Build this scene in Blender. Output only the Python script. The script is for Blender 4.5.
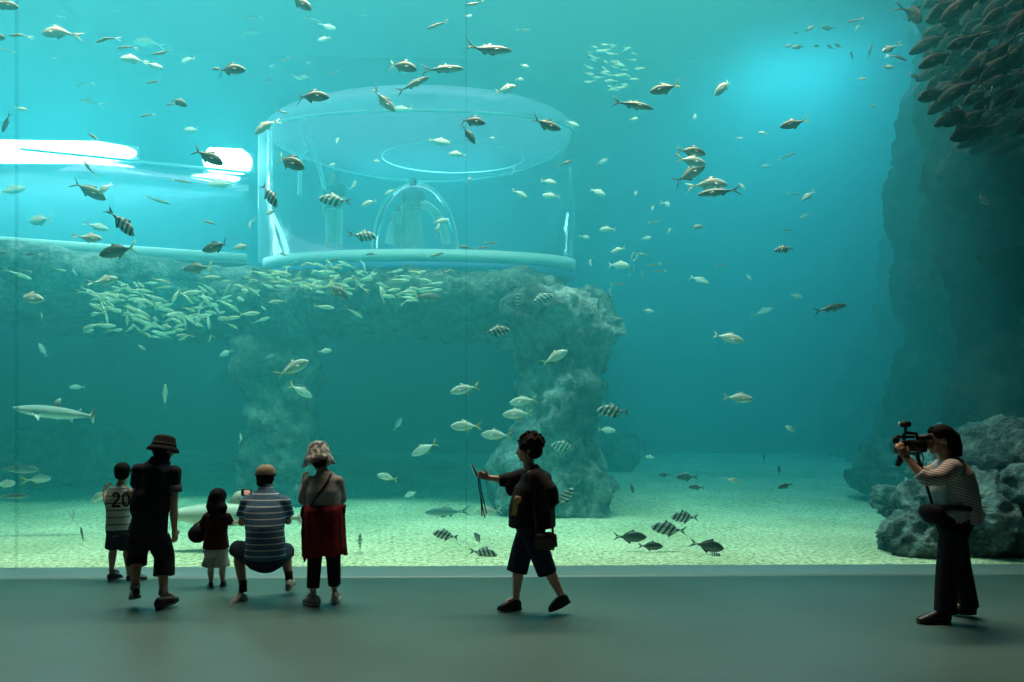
import bpy, bmesh, math, random
from mathutils import Vector, Matrix, Euler, noise

for o in list(bpy.data.objects):
    bpy.data.objects.remove(o, do_unlink=True)
SC = bpy.context.scene
COL = SC.collection
PI = math.pi

# ------------------------------------------------------------------ camera
FPX, HOR, EYE = 683.0, 425.0, 1.70
YAW = math.radians(-1.1)
cam_d = bpy.data.cameras.new('camera')
cam = bpy.data.objects.new('camera', cam_d)
COL.objects.link(cam)
cam_d.sensor_fit = 'HORIZONTAL'
cam_d.sensor_width = 36.0
cam_d.lens = FPX * 36.0 / 1024.0
cam_d.shift_y = (HOR - 341.0) / 1024.0
cam_d.clip_end = 200
cam.location = (0, 0, EYE)
cam.rotation_euler = (PI / 2, 0, YAW)
SC.camera = cam
FWD = Vector((-math.sin(YAW), math.cos(YAW), 0))
RGT = Vector((math.cos(YAW), math.sin(YAW), 0))
UP = Vector((0, 0, 1))


def P(px, py, d):
    """The point of the place that lies at depth d (metres) in the direction of a photograph pixel."""
    return Vector((0, 0, EYE)) + d * (FWD + RGT * ((px - 512.0) / FPX) + UP * ((HOR - py) / FPX))


def XatY(px, Y):
    c = (px - 512.0) / FPX
    v = FWD + RGT * c
    return v.x * Y / v.y


# ------------------------------------------------------------------ world, exposure
W = bpy.data.worlds.new('world')
SC.world = W
W.use_nodes = True
W.node_tree.nodes['Background'].inputs[0].default_value = (0.55, 0.75, 0.8, 1)
W.node_tree.nodes['Background'].inputs[1].default_value = 0.0
SC.view_settings.view_transform = 'Standard'
SC.view_settings.look = 'None'
SC.view_settings.gamma = 1
SC.view_settings.exposure = 0.0
SC.view_settings.use_curve_mapping = False
CY = SC.cycles
CY.use_denoising = True
CY.max_bounces = 8
CY.volume_bounces = 1
CY.transparent_max_bounces = 16
CY.diffuse_bounces = 2
CY.glossy_bounces = 2
CY.sample_clamp_indirect = 4.0
CY.sample_clamp_direct = 12.0


def area(name, loc, size, power, color, rot=(0, 0, 0), sy=None, spread=None):
    d = bpy.data.lights.new(name, 'AREA')
    d.energy = power
    d.color = color
    d.shape = 'RECTANGLE'
    d.size = size
    d.size_y = sy or size
    if spread:
        d.spread = spread
    o = bpy.data.objects.new(name, d)
    o.location = loc
    o.rotation_euler = rot
    COL.objects.link(o)
    return o


GY = 7.95            # the glass
TOP = 12.6           # water surface
BACK = 27.0
# daylight through the skylights over the tank, and fill lights added over it and in the hall
area('tank_skylight', (-6, 17, TOP + 3.5), 15, 700, (2.4, 0.82, 1.10), sy=9)
_p = P(796, 40, 20.5)
area('tank_skylight', _p, 3.4, 850, (1.6, 1.0, 1.03), sy=3.0)
area('sand_fill', (-2.4, GY + 2.0, TOP + 1.5), 16.5, 2150, (2.1, 1.0, 0.66), sy=1.5, spread=math.radians(78))  # warm fill added over the front water to light the sand
area('hall_fill', (0, -2.5, 5.8), 5, 2.5, (1.0, 0.92, 0.86), sy=2)  # weak fill added behind the view to bring out the people


# ------------------------------------------------------------------ materials
MATS = {}


def mat(name, col, rough=.7, metal=0.0, noise_amt=0.0, scale=6.0, col2=None, bump=0.0, spec=None, emit=None, coord='Object'):
    if name in MATS:
        return MATS[name]
    m = bpy.data.materials.new(name)
    m.use_nodes = True
    nt = m.node_tree
    b = nt.nodes['Principled BSDF']
    b.inputs['Base Color'].default_value = (*col, 1)
    b.inputs['Roughness'].default_value = rough
    b.inputs['Metallic'].default_value = metal
    if spec is not None:
        b.inputs['Specular IOR Level'].default_value = spec
    if emit:
        b.inputs['Emission Color'].default_value = (*emit[0], 1)
        b.inputs['Emission Strength'].default_value = emit[1]
    tc = nt.nodes.new('ShaderNodeTexCoord')
    nz = nt.nodes.new('ShaderNodeTexNoise')
    nz.inputs['Scale'].default_value = scale
    nz.inputs['Detail'].default_value = 6
    nt.links.new(tc.outputs[coord], nz.inputs['Vector'])
    if noise_amt or col2:
        r = nt.nodes.new('ShaderNodeValToRGB')
        c2 = col2 or tuple(c * (1 - noise_amt) for c in col)
        r.color_ramp.elements[0].position = .38
        r.color_ramp.elements[1].position = .62
        r.color_ramp.elements[0].color = (*c2, 1)
        r.color_ramp.elements[1].color = (*col, 1)
        nt.links.new(nz.outputs['Fac'], r.inputs['Fac'])
        nt.links.new(r.outputs['Color'], b.inputs['Base Color'])
    if bump:
        bp = nt.nodes.new('ShaderNodeBump')
        bp.inputs['Strength'].default_value = bump
        nt.links.new(nz.outputs['Fac'], bp.inputs['Height'])
        nt.links.new(bp.outputs['Normal'], b.inputs['Normal'])
    MATS[name] = m
    return m


def mat_water():
    m = bpy.data.materials.new('water')
    m.use_nodes = True
    nt = m.node_tree
    nt.nodes.clear()
    out = nt.nodes.new('ShaderNodeOutputMaterial')
    s = nt.nodes.new('ShaderNodeVolumeScatter')
    s.inputs['Color'].default_value = (0.12, 0.84, 1.0, 1)
    s.inputs['Density'].default_value = 0.055
    s.inputs['Anisotropy'].default_value = 0.2
    a = nt.nodes.new('ShaderNodeVolumeAbsorption')
    a.inputs['Color'].default_value = (0.13, 0.86, 0.94, 1)
    a.inputs['Density'].default_value = 0.18
    ad = nt.nodes.new('ShaderNodeAddShader')
    nt.links.new(s.outputs[0], ad.inputs[0])
    nt.links.new(a.outputs[0], ad.inputs[1])
    nt.links.new(ad.outputs[0], out.inputs['Volume'])
    return m


def mat_clear(name, tint=(1, 1, 1), gloss=.06, rough=.02, haze=0.0, hazecol=(.8, .95, 1)):
    """Acrylic seen through: transparent with a Fresnel sheen, and an even milky haze added to brighten it."""
    m = bpy.data.materials.new(name)
    m.use_nodes = True
    nt = m.node_tree
    nt.nodes.clear()
    out = nt.nodes.new('ShaderNodeOutputMaterial')
    t = nt.nodes.new('ShaderNodeBsdfTransparent')
    t.inputs[0].default_value = (*tint, 1)
    g = nt.nodes.new('ShaderNodeBsdfGlossy')
    g.inputs['Roughness'].default_value = rough
    lw = nt.nodes.new('ShaderNodeLayerWeight')
    lw.inputs['Blend'].default_value = .12
    mul = nt.nodes.new('ShaderNodeMath')
    mul.operation = 'MULTIPLY'
    mul.inputs[1].default_value = gloss
    nt.links.new(lw.outputs['Fresnel'], mul.inputs[0])
    mx = nt.nodes.new('ShaderNodeMixShader')
    nt.links.new(mul.outputs[0], mx.inputs[0])
    nt.links.new(t.outputs[0], mx.inputs[1])
    nt.links.new(g.outputs[0], mx.inputs[2])
    last = mx
    if haze:  # even diffuse share that lightens the acrylic
        d = nt.nodes.new('ShaderNodeBsdfDiffuse')
        d.inputs[0].default_value = (*hazecol, 1)
        tl = nt.nodes.new('ShaderNodeBsdfTranslucent')
        tl.inputs[0].default_value = (*hazecol, 1)
        ml = nt.nodes.new('ShaderNodeMixShader')
        nt.links.new(d.outputs[0], ml.inputs[1])
        nt.links.new(tl.outputs[0], ml.inputs[2])
        m2 = nt.nodes.new('ShaderNodeMixShader')
        m2.inputs[0].default_value = haze
        nt.links.new(mx.outputs[0], m2.inputs[1])
        nt.links.new(ml.outputs[0], m2.inputs[2])
        last = m2
    nt.links.new(last.outputs[0], out.inputs['Surface'])
    return m


# ------------------------------------------------------------------ object helpers
def link_mesh(name, bm, m=None, parent=None, smooth=True):
    me = bpy.data.meshes.new(name)
    bm.normal_update()
    bm.to_mesh(me)
    bm.free()
    if smooth:
        for p in me.polygons:
            p.use_smooth = True
    o = bpy.data.objects.new(name, me)
    COL.objects.link(o)
    if m is not None:
        for mm in (m if isinstance(m, (list, tuple)) else [m]):
            me.materials.append(mm)
    if parent is not None:
        o.parent = parent
        o.matrix_parent_inverse = parent.matrix_basis.inverted()
    return o


def tag(o, label=None, cat=None, group=None, kind=None):
    if label: o['label'] = label
    if cat: o['category'] = cat
    if group: o['group'] = group
    if kind: o['kind'] = kind
    return o


def thing(name, label, cat, loc=(0, 0, 0), rz=0, group=None):
    o = bpy.data.objects.new(name, None)
    COL.objects.link(o)
    o.location = loc
    o.rotation_euler = (0, 0, rz)
    o.empty_display_size = .1
    return tag(o, label, cat, group)


def box(bm, lo, hi):
    r = bmesh.ops.create_cube(bm, size=1)
    for v in r['verts']:
        v.co = Vector((lo[i] + (v.co[i] + .5) * (hi[i] - lo[i]) for i in range(3)))
    return r['verts']


def bxo(name, lo, hi, m, parent=None, bevel=0.0):
    bm = bmesh.new()
    box(bm, lo, hi)
    if bevel:
        bmesh.ops.bevel(bm, geom=bm.edges[:], offset=bevel, segments=2, affect='EDGES')
    return link_mesh(name, bm, m, parent, smooth=False)


def frame_at(d):
    d = d.normalized()
    a = Vector((0, 0, 1)) if abs(d.z) < .9 else Vector((1, 0, 0))
    x = d.cross(a).normalized()
    return x, x.cross(d).normalized()


def tube(bm, pts, rad, n=12, cap=True, flat=None):
    """Tapered tube through points; rad a number or one per point (or (rx, ry) pairs with flat = the rx direction)."""
    pts = [Vector(p) for p in pts]
    k = len(pts)
    if not isinstance(rad, (list, tuple)):
        rad = [rad] * k
    rings = []
    px = None
    for i, p in enumerate(pts):
        d = (pts[min(i + 1, k - 1)] - pts[max(i - 1, 0)]).normalized()
        if flat is not None:
            x = (Vector(flat) - d * d.dot(Vector(flat))).normalized()
        elif px is None:
            x, _ = frame_at(d)
        else:
            x = (px - d * d.dot(px)).normalized()
        px = x
        y = d.cross(x)
        r = rad[i]
        rx, ry = r if isinstance(r, (list, tuple)) else (r, r)
        rings.append([bm.verts.new(p + x * math.cos(2 * PI * j / n) * rx + y * math.sin(2 * PI * j / n) * ry) for j in range(n)])
    for a, b in zip(rings, rings[1:]):
        for j in range(n):
            bm.faces.new((a[j], a[(j + 1) % n], b[(j + 1) % n], b[j]))
    if cap:
        bm.faces.new(rings[0][::-1])
        bm.faces.new(rings[-1])
    return rings


def ball(bm, c, r, rot=None, seg=14):
    """Ellipsoid: r a number or three."""
    r = r if isinstance(r, (list, tuple)) else (r, r, r)
    q = bmesh.ops.create_uvsphere(bm, u_segments=seg, v_segments=max(6, seg * 2 // 3), radius=1)
    M = Matrix.Translation(Vector(c)) @ (rot.to_matrix().to_4x4() if rot is not None else Matrix()) @ Matrix.Diagonal((*r, 1))
    bmesh.ops.transform(bm, matrix=M, verts=q['verts'])
    return q['verts']


def fbm(p, octv=4, seed=0.0):
    return noise.fractal(Vector(p) + Vector((seed, seed * 1.7, -seed)), 1.0, 2.0, octv)


# ------------------------------------------------------------------ the hall
M_floor = mat('polished_floor', (0.075, 0.15, 0.145), rough=.42, spec=.55, noise_amt=.16, scale=.9, coord='Object')
M_dark = mat('dark_plaster', (0.03, 0.032, 0.035), rough=.8)
M_curb = mat('curb_stone', (0.26, 0.34, 0.36), rough=.45, noise_amt=.06, scale=3)
tag(bxo('floor', (-14, -6, -.12), (14, GY - .32, 0), M_floor), kind='structure')
bm = bmesh.new()
_v = [[bm.verts.new((x, y, z)) for y, z in ((GY - .32, -.12), (GY + .055, -.12), (GY + .055, .05), (GY - .02, .05), (GY - .30, .014), (GY - .32, .0))] for x in (-14, 14)]
for k in range(6): bm.faces.new((_v[0][k], _v[0][(k + 1) % 6], _v[1][(k + 1) % 6], _v[1][k]))
bm.faces.new(_v[0][::-1]); bm.faces.new(_v[1])
bmesh.ops.recalc_face_normals(bm, faces=bm.faces[:])
tag(link_mesh('trim_curb', bm, M_curb, smooth=False), kind='structure')
tag(bxo('wall_left', (-14.3, -6, 0), (-14, GY, 10.2), M_dark), kind='structure')
tag(bxo('wall_right', (14, -6, 0), (14.3, GY, 10.2), M_dark), kind='structure')
tag(bxo('wall_back', (-14.3, -6.3, 0), (14.3, -6, 10.2), M_dark), kind='structure')
tag(bxo('ceiling', (-14.3, -6.3, 10.2), (14.3, GY, 10.5), M_dark), kind='structure')

# ------------------------------------------------------------------ the tank
LX, RX = -15.0, 16.5
M_tank = mat('tank_wall_paint', (0.035, 0.13, 0.17), rough=.9, noise_amt=.3, scale=.5)
tag(bxo('wall_tank_back', (LX, BACK, -.5), (RX, BACK + .3, TOP + 3.6), M_tank), kind='structure')
tag(bxo('wall_tank_left', (LX - .3, GY, -.5), (LX, BACK, TOP + 3.6), M_tank), kind='structure')
tag(bxo('wall_tank_right', (RX, GY, -.5), (RX + .3, BACK, TOP + 3.6), M_tank), kind='structure')
M_roof = mat('tank_roof', (0.16, 0.30, 0.34), rough=.8)
bm = bmesh.new()
box(bm, (LX, GY - .2, TOP + 3.6), (RX, BACK, TOP + 3.8))
tag(link_mesh('ceiling_tank', bm, M_roof, smooth=False), kind='structure')
tag(bxo('wall_tank_fascia', (LX, GY - .2, TOP - .2), (RX, GY, TOP + 3.6), M_dark), kind='structure')
water = bxo('water', (LX + .01, GY + .06, -.4), (RX - .01, BACK - .01, TOP), mat_water())
tag(water, 'clear blue-green tank water', 'water', kind='structure')
M_pane = mat_clear('acrylic_pane', (.97, .995, .99), gloss=.5)
for i, (xa, xb) in enumerate(((LX, XatY(15, GY)), (XatY(15, GY), XatY(466, GY)), (XatY(466, GY), XatY(1040, GY)), (XatY(1040, GY), RX))):
    tag(bxo('window_%d' % (i + 1), (xa + .008, GY, .03), (xb - .008, GY + .05, TOP), M_pane), kind='structure')

M_seal = mat_clear('joint_sealant', (.90, .94, .94), gloss=.1)
for i, px in enumerate((15, 466, 1040)):
    x = XatY(px, GY)
    tag(bxo('trim_%d' % (i + 1), (x - .005, GY + .002, .05), (x + .005, GY + .048, TOP), M_seal), kind='structure')


def sand_z(x, y):
    t = max(0, (y - GY - 4) / 19)
    z = .052 + .75 * t ** 1.2
    z += min(1, max(0, y - GY - .3) / 3) * .07 * fbm((x * .25, y * .25, 0), 3)
    return z


def build_sand():
    bm = bmesh.new()
    nx, ny = 200, 150
    vs = []
    for j in range(ny + 1):
        y = GY + .05 + (BACK - GY - .1) * (j / ny) ** 1.5
        row = []
        for i in range(nx + 1):
            x = LX + .02 + (RX - LX - .04) * i / nx
            row.append(bm.verts.new((x, y, sand_z(x, y))))
        vs.append(row)
    for j in range(ny):
        for i in range(nx):
            bm.faces.new((vs[j][i], vs[j][i + 1], vs[j + 1][i + 1], vs[j + 1][i]))
    m = bpy.data.materials.new('coarse_sand')
    m.use_nodes = True
    nt = m.node_tree
    b = nt.nodes['Principled BSDF']
    b.inputs['Roughness'].default_value = .95
    b.inputs['Specular IOR Level'].default_value = .1
    tc = nt.nodes.new('ShaderNodeTexCoord')
    v = nt.nodes.new('ShaderNodeTexVoronoi'); v.inputs['Scale'].default_value = 16
    n1 = nt.nodes.new('ShaderNodeTexNoise'); n1.inputs['Scale'].default_value = 17; n1.inputs['Detail'].default_value = 8; n1.inputs['Roughness'].default_value = .75
    n2 = nt.nodes.new('ShaderNodeTexNoise'); n2.inputs['Scale'].default_value = .6; n2.inputs['Detail'].default_value = 3
    for q in (v, n1, n2): nt.links.new(tc.outputs['Object'], q.inputs['Vector'])
    r1 = nt.nodes.new('ShaderNodeValToRGB')
    e = r1.color_ramp.elements
    e[0].position, e[0].color = .37, (.16, .18, .08, 1)
    e[1].position, e[1].color = .60, (.98, .92, .72, 1)
    q = e.new(.48); q.color = (.66, .64, .43, 1)
    nt.links.new(n1.outputs['Fac'], r1.inputs['Fac'])
    r2 = nt.nodes.new('ShaderNodeValToRGB')
    r2.color_ramp.elements[0].position, r2.color_ramp.elements[0].color = .35, (.72, .76, .7, 1)
    r2.color_ramp.elements[1].position, r2.color_ramp.elements[1].color = .65, (1, 1, 1, 1)
    nt.links.new(n2.outputs['Fac'], r2.inputs['Fac'])
    mx = nt.nodes.new('ShaderNodeMix'); mx.data_type = 'RGBA'; mx.blend_type = 'MULTIPLY'; mx.inputs['Factor'].default_value = 1
    nt.links.new(r1.outputs['Color'], mx.inputs['A']); nt.links.new(r2.outputs['Color'], mx.inputs['B'])
    nt.links.new(mx.outputs['Result'], b.inputs['Base Color'])
    bp = nt.nodes.new('ShaderNodeBump'); bp.inputs['Strength'].default_value = .8; bp.inputs['Distance'].default_value = .05
    nt.links.new(n1.outputs['Fac'], bp.inputs['Height']); nt.links.new(bp.outputs['Normal'], b.inputs['Normal'])
    o = link_mesh('sand_bed', bm, m)
    tag(o, 'pale coarse sand covering the bottom of the tank', 'sand', kind='stuff')


build_sand()


# ------------------------------------------------------------------ rockwork
def mat_rock(name, c1, c2, c3, scale=1.4, bump=.6):
    m = bpy.data.materials.new(name)
    m.use_nodes = True
    nt = m.node_tree
    b = nt.nodes['Principled BSDF']
    b.inputs['Roughness'].default_value = .95
    b.inputs['Specular IOR Level'].default_value = .1
    tc = nt.nodes.new('ShaderNodeTexCoord')
    n1 = nt.nodes.new('ShaderNodeTexNoise'); n1.inputs['Scale'].default_value = scale; n1.inputs['Detail'].default_value = 8; n1.inputs['Roughness'].default_value = .65
    n2 = nt.nodes.new('ShaderNodeTexNoise'); n2.inputs['Scale'].default_value = scale * 6; n2.inputs['Detail'].default_value = 8; n2.inputs['Roughness'].default_value = .7
    for q in (n1, n2): nt.links.new(tc.outputs['Object'], q.inputs['Vector'])
    r1 = nt.nodes.new('ShaderNodeValToRGB')
    e = r1.color_ramp.elements
    e[0].position, e[0].color = .40, (*c1, 1)
    e[1].position, e[1].color = .66, (*c3, 1)
    q = e.new(.52); q.color = (*c2, 1)
    ad = nt.nodes.new('ShaderNodeMath'); ad.operation = 'ADD'
    mu = nt.nodes.new('ShaderNodeMath'); mu.operation = 'MULTIPLY'; mu.inputs[1].default_value = .35
    sb = nt.nodes.new('ShaderNodeMath'); sb.operation = 'SUBTRACT'; sb.inputs[1].default_value = .5
    nt.links.new(n2.outputs['Fac'], sb.inputs[0]); nt.links.new(sb.outputs[0], mu.inputs[0])
    nt.links.new(n1.outputs['Fac'], ad.inputs[0]); nt.links.new(mu.outputs[0], ad.inputs[1])
    nt.links.new(ad.outputs[0], r1.inputs['Fac'])
    nt.links.new(r1.outputs['Color'], b.inputs['Base Color'])
    bp = nt.nodes.new('ShaderNodeBump'); bp.inputs['Strength'].default_value = 1.0; bp.inputs['Distance'].default_value = .22
    nt.links.new(n2.outputs['Fac'], bp.inputs['Height']); nt.links.new(bp.outputs['Normal'], b.inputs['Normal'])
    return m


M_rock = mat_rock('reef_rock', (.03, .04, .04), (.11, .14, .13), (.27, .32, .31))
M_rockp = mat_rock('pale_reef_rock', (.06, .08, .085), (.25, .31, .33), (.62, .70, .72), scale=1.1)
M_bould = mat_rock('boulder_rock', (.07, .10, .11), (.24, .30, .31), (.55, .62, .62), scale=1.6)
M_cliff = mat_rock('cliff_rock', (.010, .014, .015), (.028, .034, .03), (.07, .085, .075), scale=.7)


def craggy(p, amp, sc, seed, vert=1.0):
    q = Vector((p.x * sc, p.y * sc, p.z * sc * vert))
    a = fbm(q, 5, seed)
    r = 1 - abs(fbm(q * 1.7, 4, seed + 9)) * 2
    c = noise.cell(q * 1.3 + Vector((seed, 0, 0))) - .5
    f = 1 - abs(fbm(q * 4.3, 4, seed + 31)) * 2
    return amp * (a * .9 + r * .4 + c * .45 + f * .16)


def rock_blob(bm, c, r, seed, amp=.25, sc=.9, n=6, power=2.6, squash=None, vert=1.0):
    """A boulder: a superellipsoid with craggy relief."""
    c = Vector(c)
    q = bmesh.ops.create_icosphere(bm, subdivisions=n, radius=1)
    for v in q['verts']:
        d = v.co.normalized()
        k = (abs(d.x) ** power + abs(d.y) ** power + abs(d.z) ** power) ** (-1 / power)
        p = Vector((d.x * k * r[0], d.y * k * r[1], d.z * k * r[2]))
        if squash:
            s = squash(p)
            p.x *= s; p.y *= s
        n_ = Vector((d.x / r[0], d.y / r[1], d.z / r[2])).normalized()
        v.co = c + p + n_ * craggy(c + p, amp, sc, seed, vert)


def build_arch():
    root = thing('rock_arch', 'rocky arch with two pillars holding up the glass viewing cylinder', 'rock formation', P(430, 425, 14.5) - UP * 1.6)
    # the right pillar, widening at its foot and its head
    bm = bmesh.new()
    a = P(556, 425, 12.9)
    rock_blob(bm, (a.x, a.y, 1.95), (.95, 1.0, 2.15), 3.1, amp=.34, n=6, power=6,
              squash=lambda p: .74 + .06 * max(0, p.z) + .12 * max(0, -p.z - .4) ** 1.3)
    rock_blob(bm, (a.x - .45, a.y + .2, .55), (.85, .9, .8), 7.7, amp=.2)
    rock_blob(bm, (a.x + .15, a.y + .5, 3.5), (1.0, 1.0, .6), 17.7, amp=.3)
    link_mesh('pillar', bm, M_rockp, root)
    # the left pillar
    bm = bmesh.new()
    a = P(284, 425, 14.2)
    rock_blob(bm, (a.x, a.y, 1.95), (.80, .9, 2.3), 5.3, amp=.30, n=6, power=6,
              squash=lambda p: .78 + .04 * abs(p.z))
    rock_blob(bm, (a.x + .1, a.y, .3), (.9, .9, .6), 2.7, amp=.22)
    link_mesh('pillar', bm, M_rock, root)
    # the ledge between, with hidden slabs added behind to shade the arch
    bm = bmesh.new()
    for i, (px, d, z, rx, ry, rz) in enumerate(((300, 14.8, 4.28, 1.7, 1.7, .42), (370, 15.2, 4.3, 1.9, 1.9, .40), (440, 14.9, 4.3, 1.8, 1.9, .42),
                                                (500, 14.6, 4.2, 1.5, 1.8, .45), (555, 14.2, 4.05, 1.0, 1.3, .42), (420, 17.6, 4.6, 4.2, 2.2, .45), (400, 20.6, 4.95, 5.6, 2.6, .45), (150, 19.0, 4.8, 4.5, 3.0, .4), (490, 18.0, 4.6, 2.2, 2.6, .45),
                                                (245, 15.6, 4.3, 1.6, 1.6, .45))):
        c = P(px, 425, d)
        rock_blob(bm, (c.x, c.y, z), (rx, ry, rz), 11 + i * 3.3, amp=.24, sc=.8, power=3)
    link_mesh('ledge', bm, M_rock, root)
    # the hanging lip at the right end of the ledge
    bm = bmesh.new()
    c = P(592, 425, 14.6)
    rock_blob(bm, (c.x - .75, c.y, 3.9), (.62, .9, .5), 44, amp=.3)
    link_mesh('overhang', bm, M_rock, root)
    # under the tunnel on the left
    root = thing('rock_shelf', 'long low rock shelf under the glass tunnel on the left', 'rock formation', P(60, 425, 15) + UP * 2.6)
    bm = bmesh.new()
    for i, (px, d, z, rx, ry, rz) in enumerate(((-60, 14.4, 4.75, 2.6, 1.7, .42), (20, 14.4, 4.75, 2.3, 1.7, .42), (110, 14.8, 4.7, 2.2, 1.7, .42), (195, 15.2, 4.6, 2.0, 1.7, .46))):
        c = P(px, 425, d)
        rock_blob(bm, (c.x, c.y, z), (rx, ry, rz), 81 + i * 3.3, amp=.16, sc=.7, power=3)
    link_mesh('shelf_top', bm, M_bould, root)


build_arch()


def build_cliff():
    bm = bmesh.new()
    nu, nv = 190, 150
    path = [Vector((8.1, GY + .35)), Vector((8.5, 10.5)), Vector((8.8, 13)), Vector((10.4, 16)), Vector((12.7, 20)), Vector((14.2, 24)), Vector((15.6, BACK - .2))]
    rows = []
    for j in range(nv + 1):
        z = -.2 + (TOP + .0) * j / nv
        row = []
        for i in range(nu + 1):
            t = (i / nu) ** 1.25 * (len(path) - 1)
            k = min(int(t), len(path) - 2)
            f = t - k
            p = path[k].lerp(path[k + 1], f)
            base = Vector((p.x, p.y, z))
            d = craggy(base, .75, .38, 21, vert=.45) + craggy(base, .22, 1.3, 5, vert=.6)
            lean = .9 * math.exp(-((z - 6.2) / 2.2) ** 2) - .5 * math.exp(-((z - 3.4) / .9) ** 2) + .3 * math.exp(-((z - 4.6) / .5) ** 2)
            lean += 1.9 * (p.y - 8) / 10 * max(0, min(1, (6.2 - z) / 3.5))
            row.append(bm.verts.new((min(p.x - d - lean * .6, RX - .4), p.y, z)))
        row.append(bm.verts.new((RX - .05, BACK - .2, z)))
        row.append(bm.verts.new((RX - .05, GY + .35, z)))
        rows.append(row)
    n = len(rows[0])
    for a, b in zip(rows, rows[1:]):
        for i in range(n):
            bm.faces.new((a[i], a[(i + 1) % n], b[(i + 1) % n], b[i]))
    bm.faces.new(rows[-1])
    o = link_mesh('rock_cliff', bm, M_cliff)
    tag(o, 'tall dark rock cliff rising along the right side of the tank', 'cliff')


build_cliff()


def boulder(px, py, d, r, seed, mat_, label, amp=.22, name='boulder', power=2.4, group=None):
    c = P(px, py, d)
    bm = bmesh.new()
    rock_blob(bm, (0, 0, 0), r, seed, amp=amp, sc=1.2, power=power)
    o = link_mesh(name, bm, mat_)
    o.location = (c.x, c.y, max(sand_z(c.x, c.y) + r[2] * .55, c.z))
    o.rotation_euler.z = seed
    return tag(o, label, 'rock', group)


for a in ((1010, 520, 9.4, (1.2, .95, .95), 3.3, M_bould, 'large pale boulder filling the corner behind the cameraman'),
          (955, 535, 9.15, (.78, .65, .62), 5.1, M_bould, 'pale boulder right behind the legs of the cameraman'),
          (908, 540, 9.0, (.44, .40, .36), 8.2, M_bould, 'small dark-footed boulder at the edge of the sand, left of the cameraman'),
          (915, 505, 10.4, (.55, .5, .32), 9.2, M_bould, 'pale flat boulder seen above the small one at the sand edge'),
          (980, 478, 11.3, (1.1, 1.0, .8), 1.2, M_bould, 'wide boulder rising behind the back of the cameraman'),
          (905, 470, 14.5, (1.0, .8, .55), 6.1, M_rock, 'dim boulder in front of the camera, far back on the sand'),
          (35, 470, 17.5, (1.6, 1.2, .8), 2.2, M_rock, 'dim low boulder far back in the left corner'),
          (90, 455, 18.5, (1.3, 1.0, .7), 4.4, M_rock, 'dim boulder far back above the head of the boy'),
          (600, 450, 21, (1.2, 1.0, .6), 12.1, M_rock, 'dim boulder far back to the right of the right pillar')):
    boulder(*a)

# ------------------------------------------------------------------ the viewing cylinder and the tunnel
M_cyl = mat_clear('acrylic_cylinder', (.97, 1, 1), gloss=.5, haze=.03, hazecol=(.8, .95, 1))
M_dome = mat_clear('acrylic_dome', (.97, 1, 1), gloss=.6, haze=.34, hazecol=(.85, .97, 1))  # strong haze added so the lid reads bright from above
M_edge = mat('acrylic_edge', (.85, .97, .97), rough=.3)
M_rim = mat('white_rim', (.86, .9, .88), rough=.5)
M_blue = mat('blue_base_band', (.03, .16, .42), rough=.5)
M_metal = mat('steel', (.45, .47, .48), rough=.35, metal=.8)

CC = P(419.5, 425, 16.2)
CRX, CF, CB = 3.66, 1.1, 3.3
CZ0, CZ1 = 5.34, 8.62


def cyl_pt(t, s=1.0, z=0.0):
    """Plan of the cylinder: flatter towards the hall."""
    x, y = math.cos(t), math.sin(t)
    ry = CF if y < 0 else CB
    return CC + RGT * (CRX * s * x) + FWD * (ry * s * y) + UP * (z - EYE)


def ring_band(name, m, parent, s0, z0, s1, z1, th=.03, n=96, prof=None):
    bm = bmesh.new()
    prof = prof or [(s0, z0), (s1, z1)]
    outer = [(s, z) for s, z in prof]
    inner = [(s - th / CRX, z - (th if len(prof) > 2 else 0)) for s, z in prof][::-1]
    loop = outer + inner
    rings = [[bm.verts.new(cyl_pt(2 * PI * i / n, s, z)) for i in range(n)] for s, z in loop]
    for k in range(len(rings)):
        a, b = rings[k], rings[(k + 1) % len(rings)]
        for i in range(n):
            bm.faces.new((a[i], a[(i + 1) % n], b[(i + 1) % n], b[i]))
    return link_mesh(name, bm, m, parent)


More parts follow.
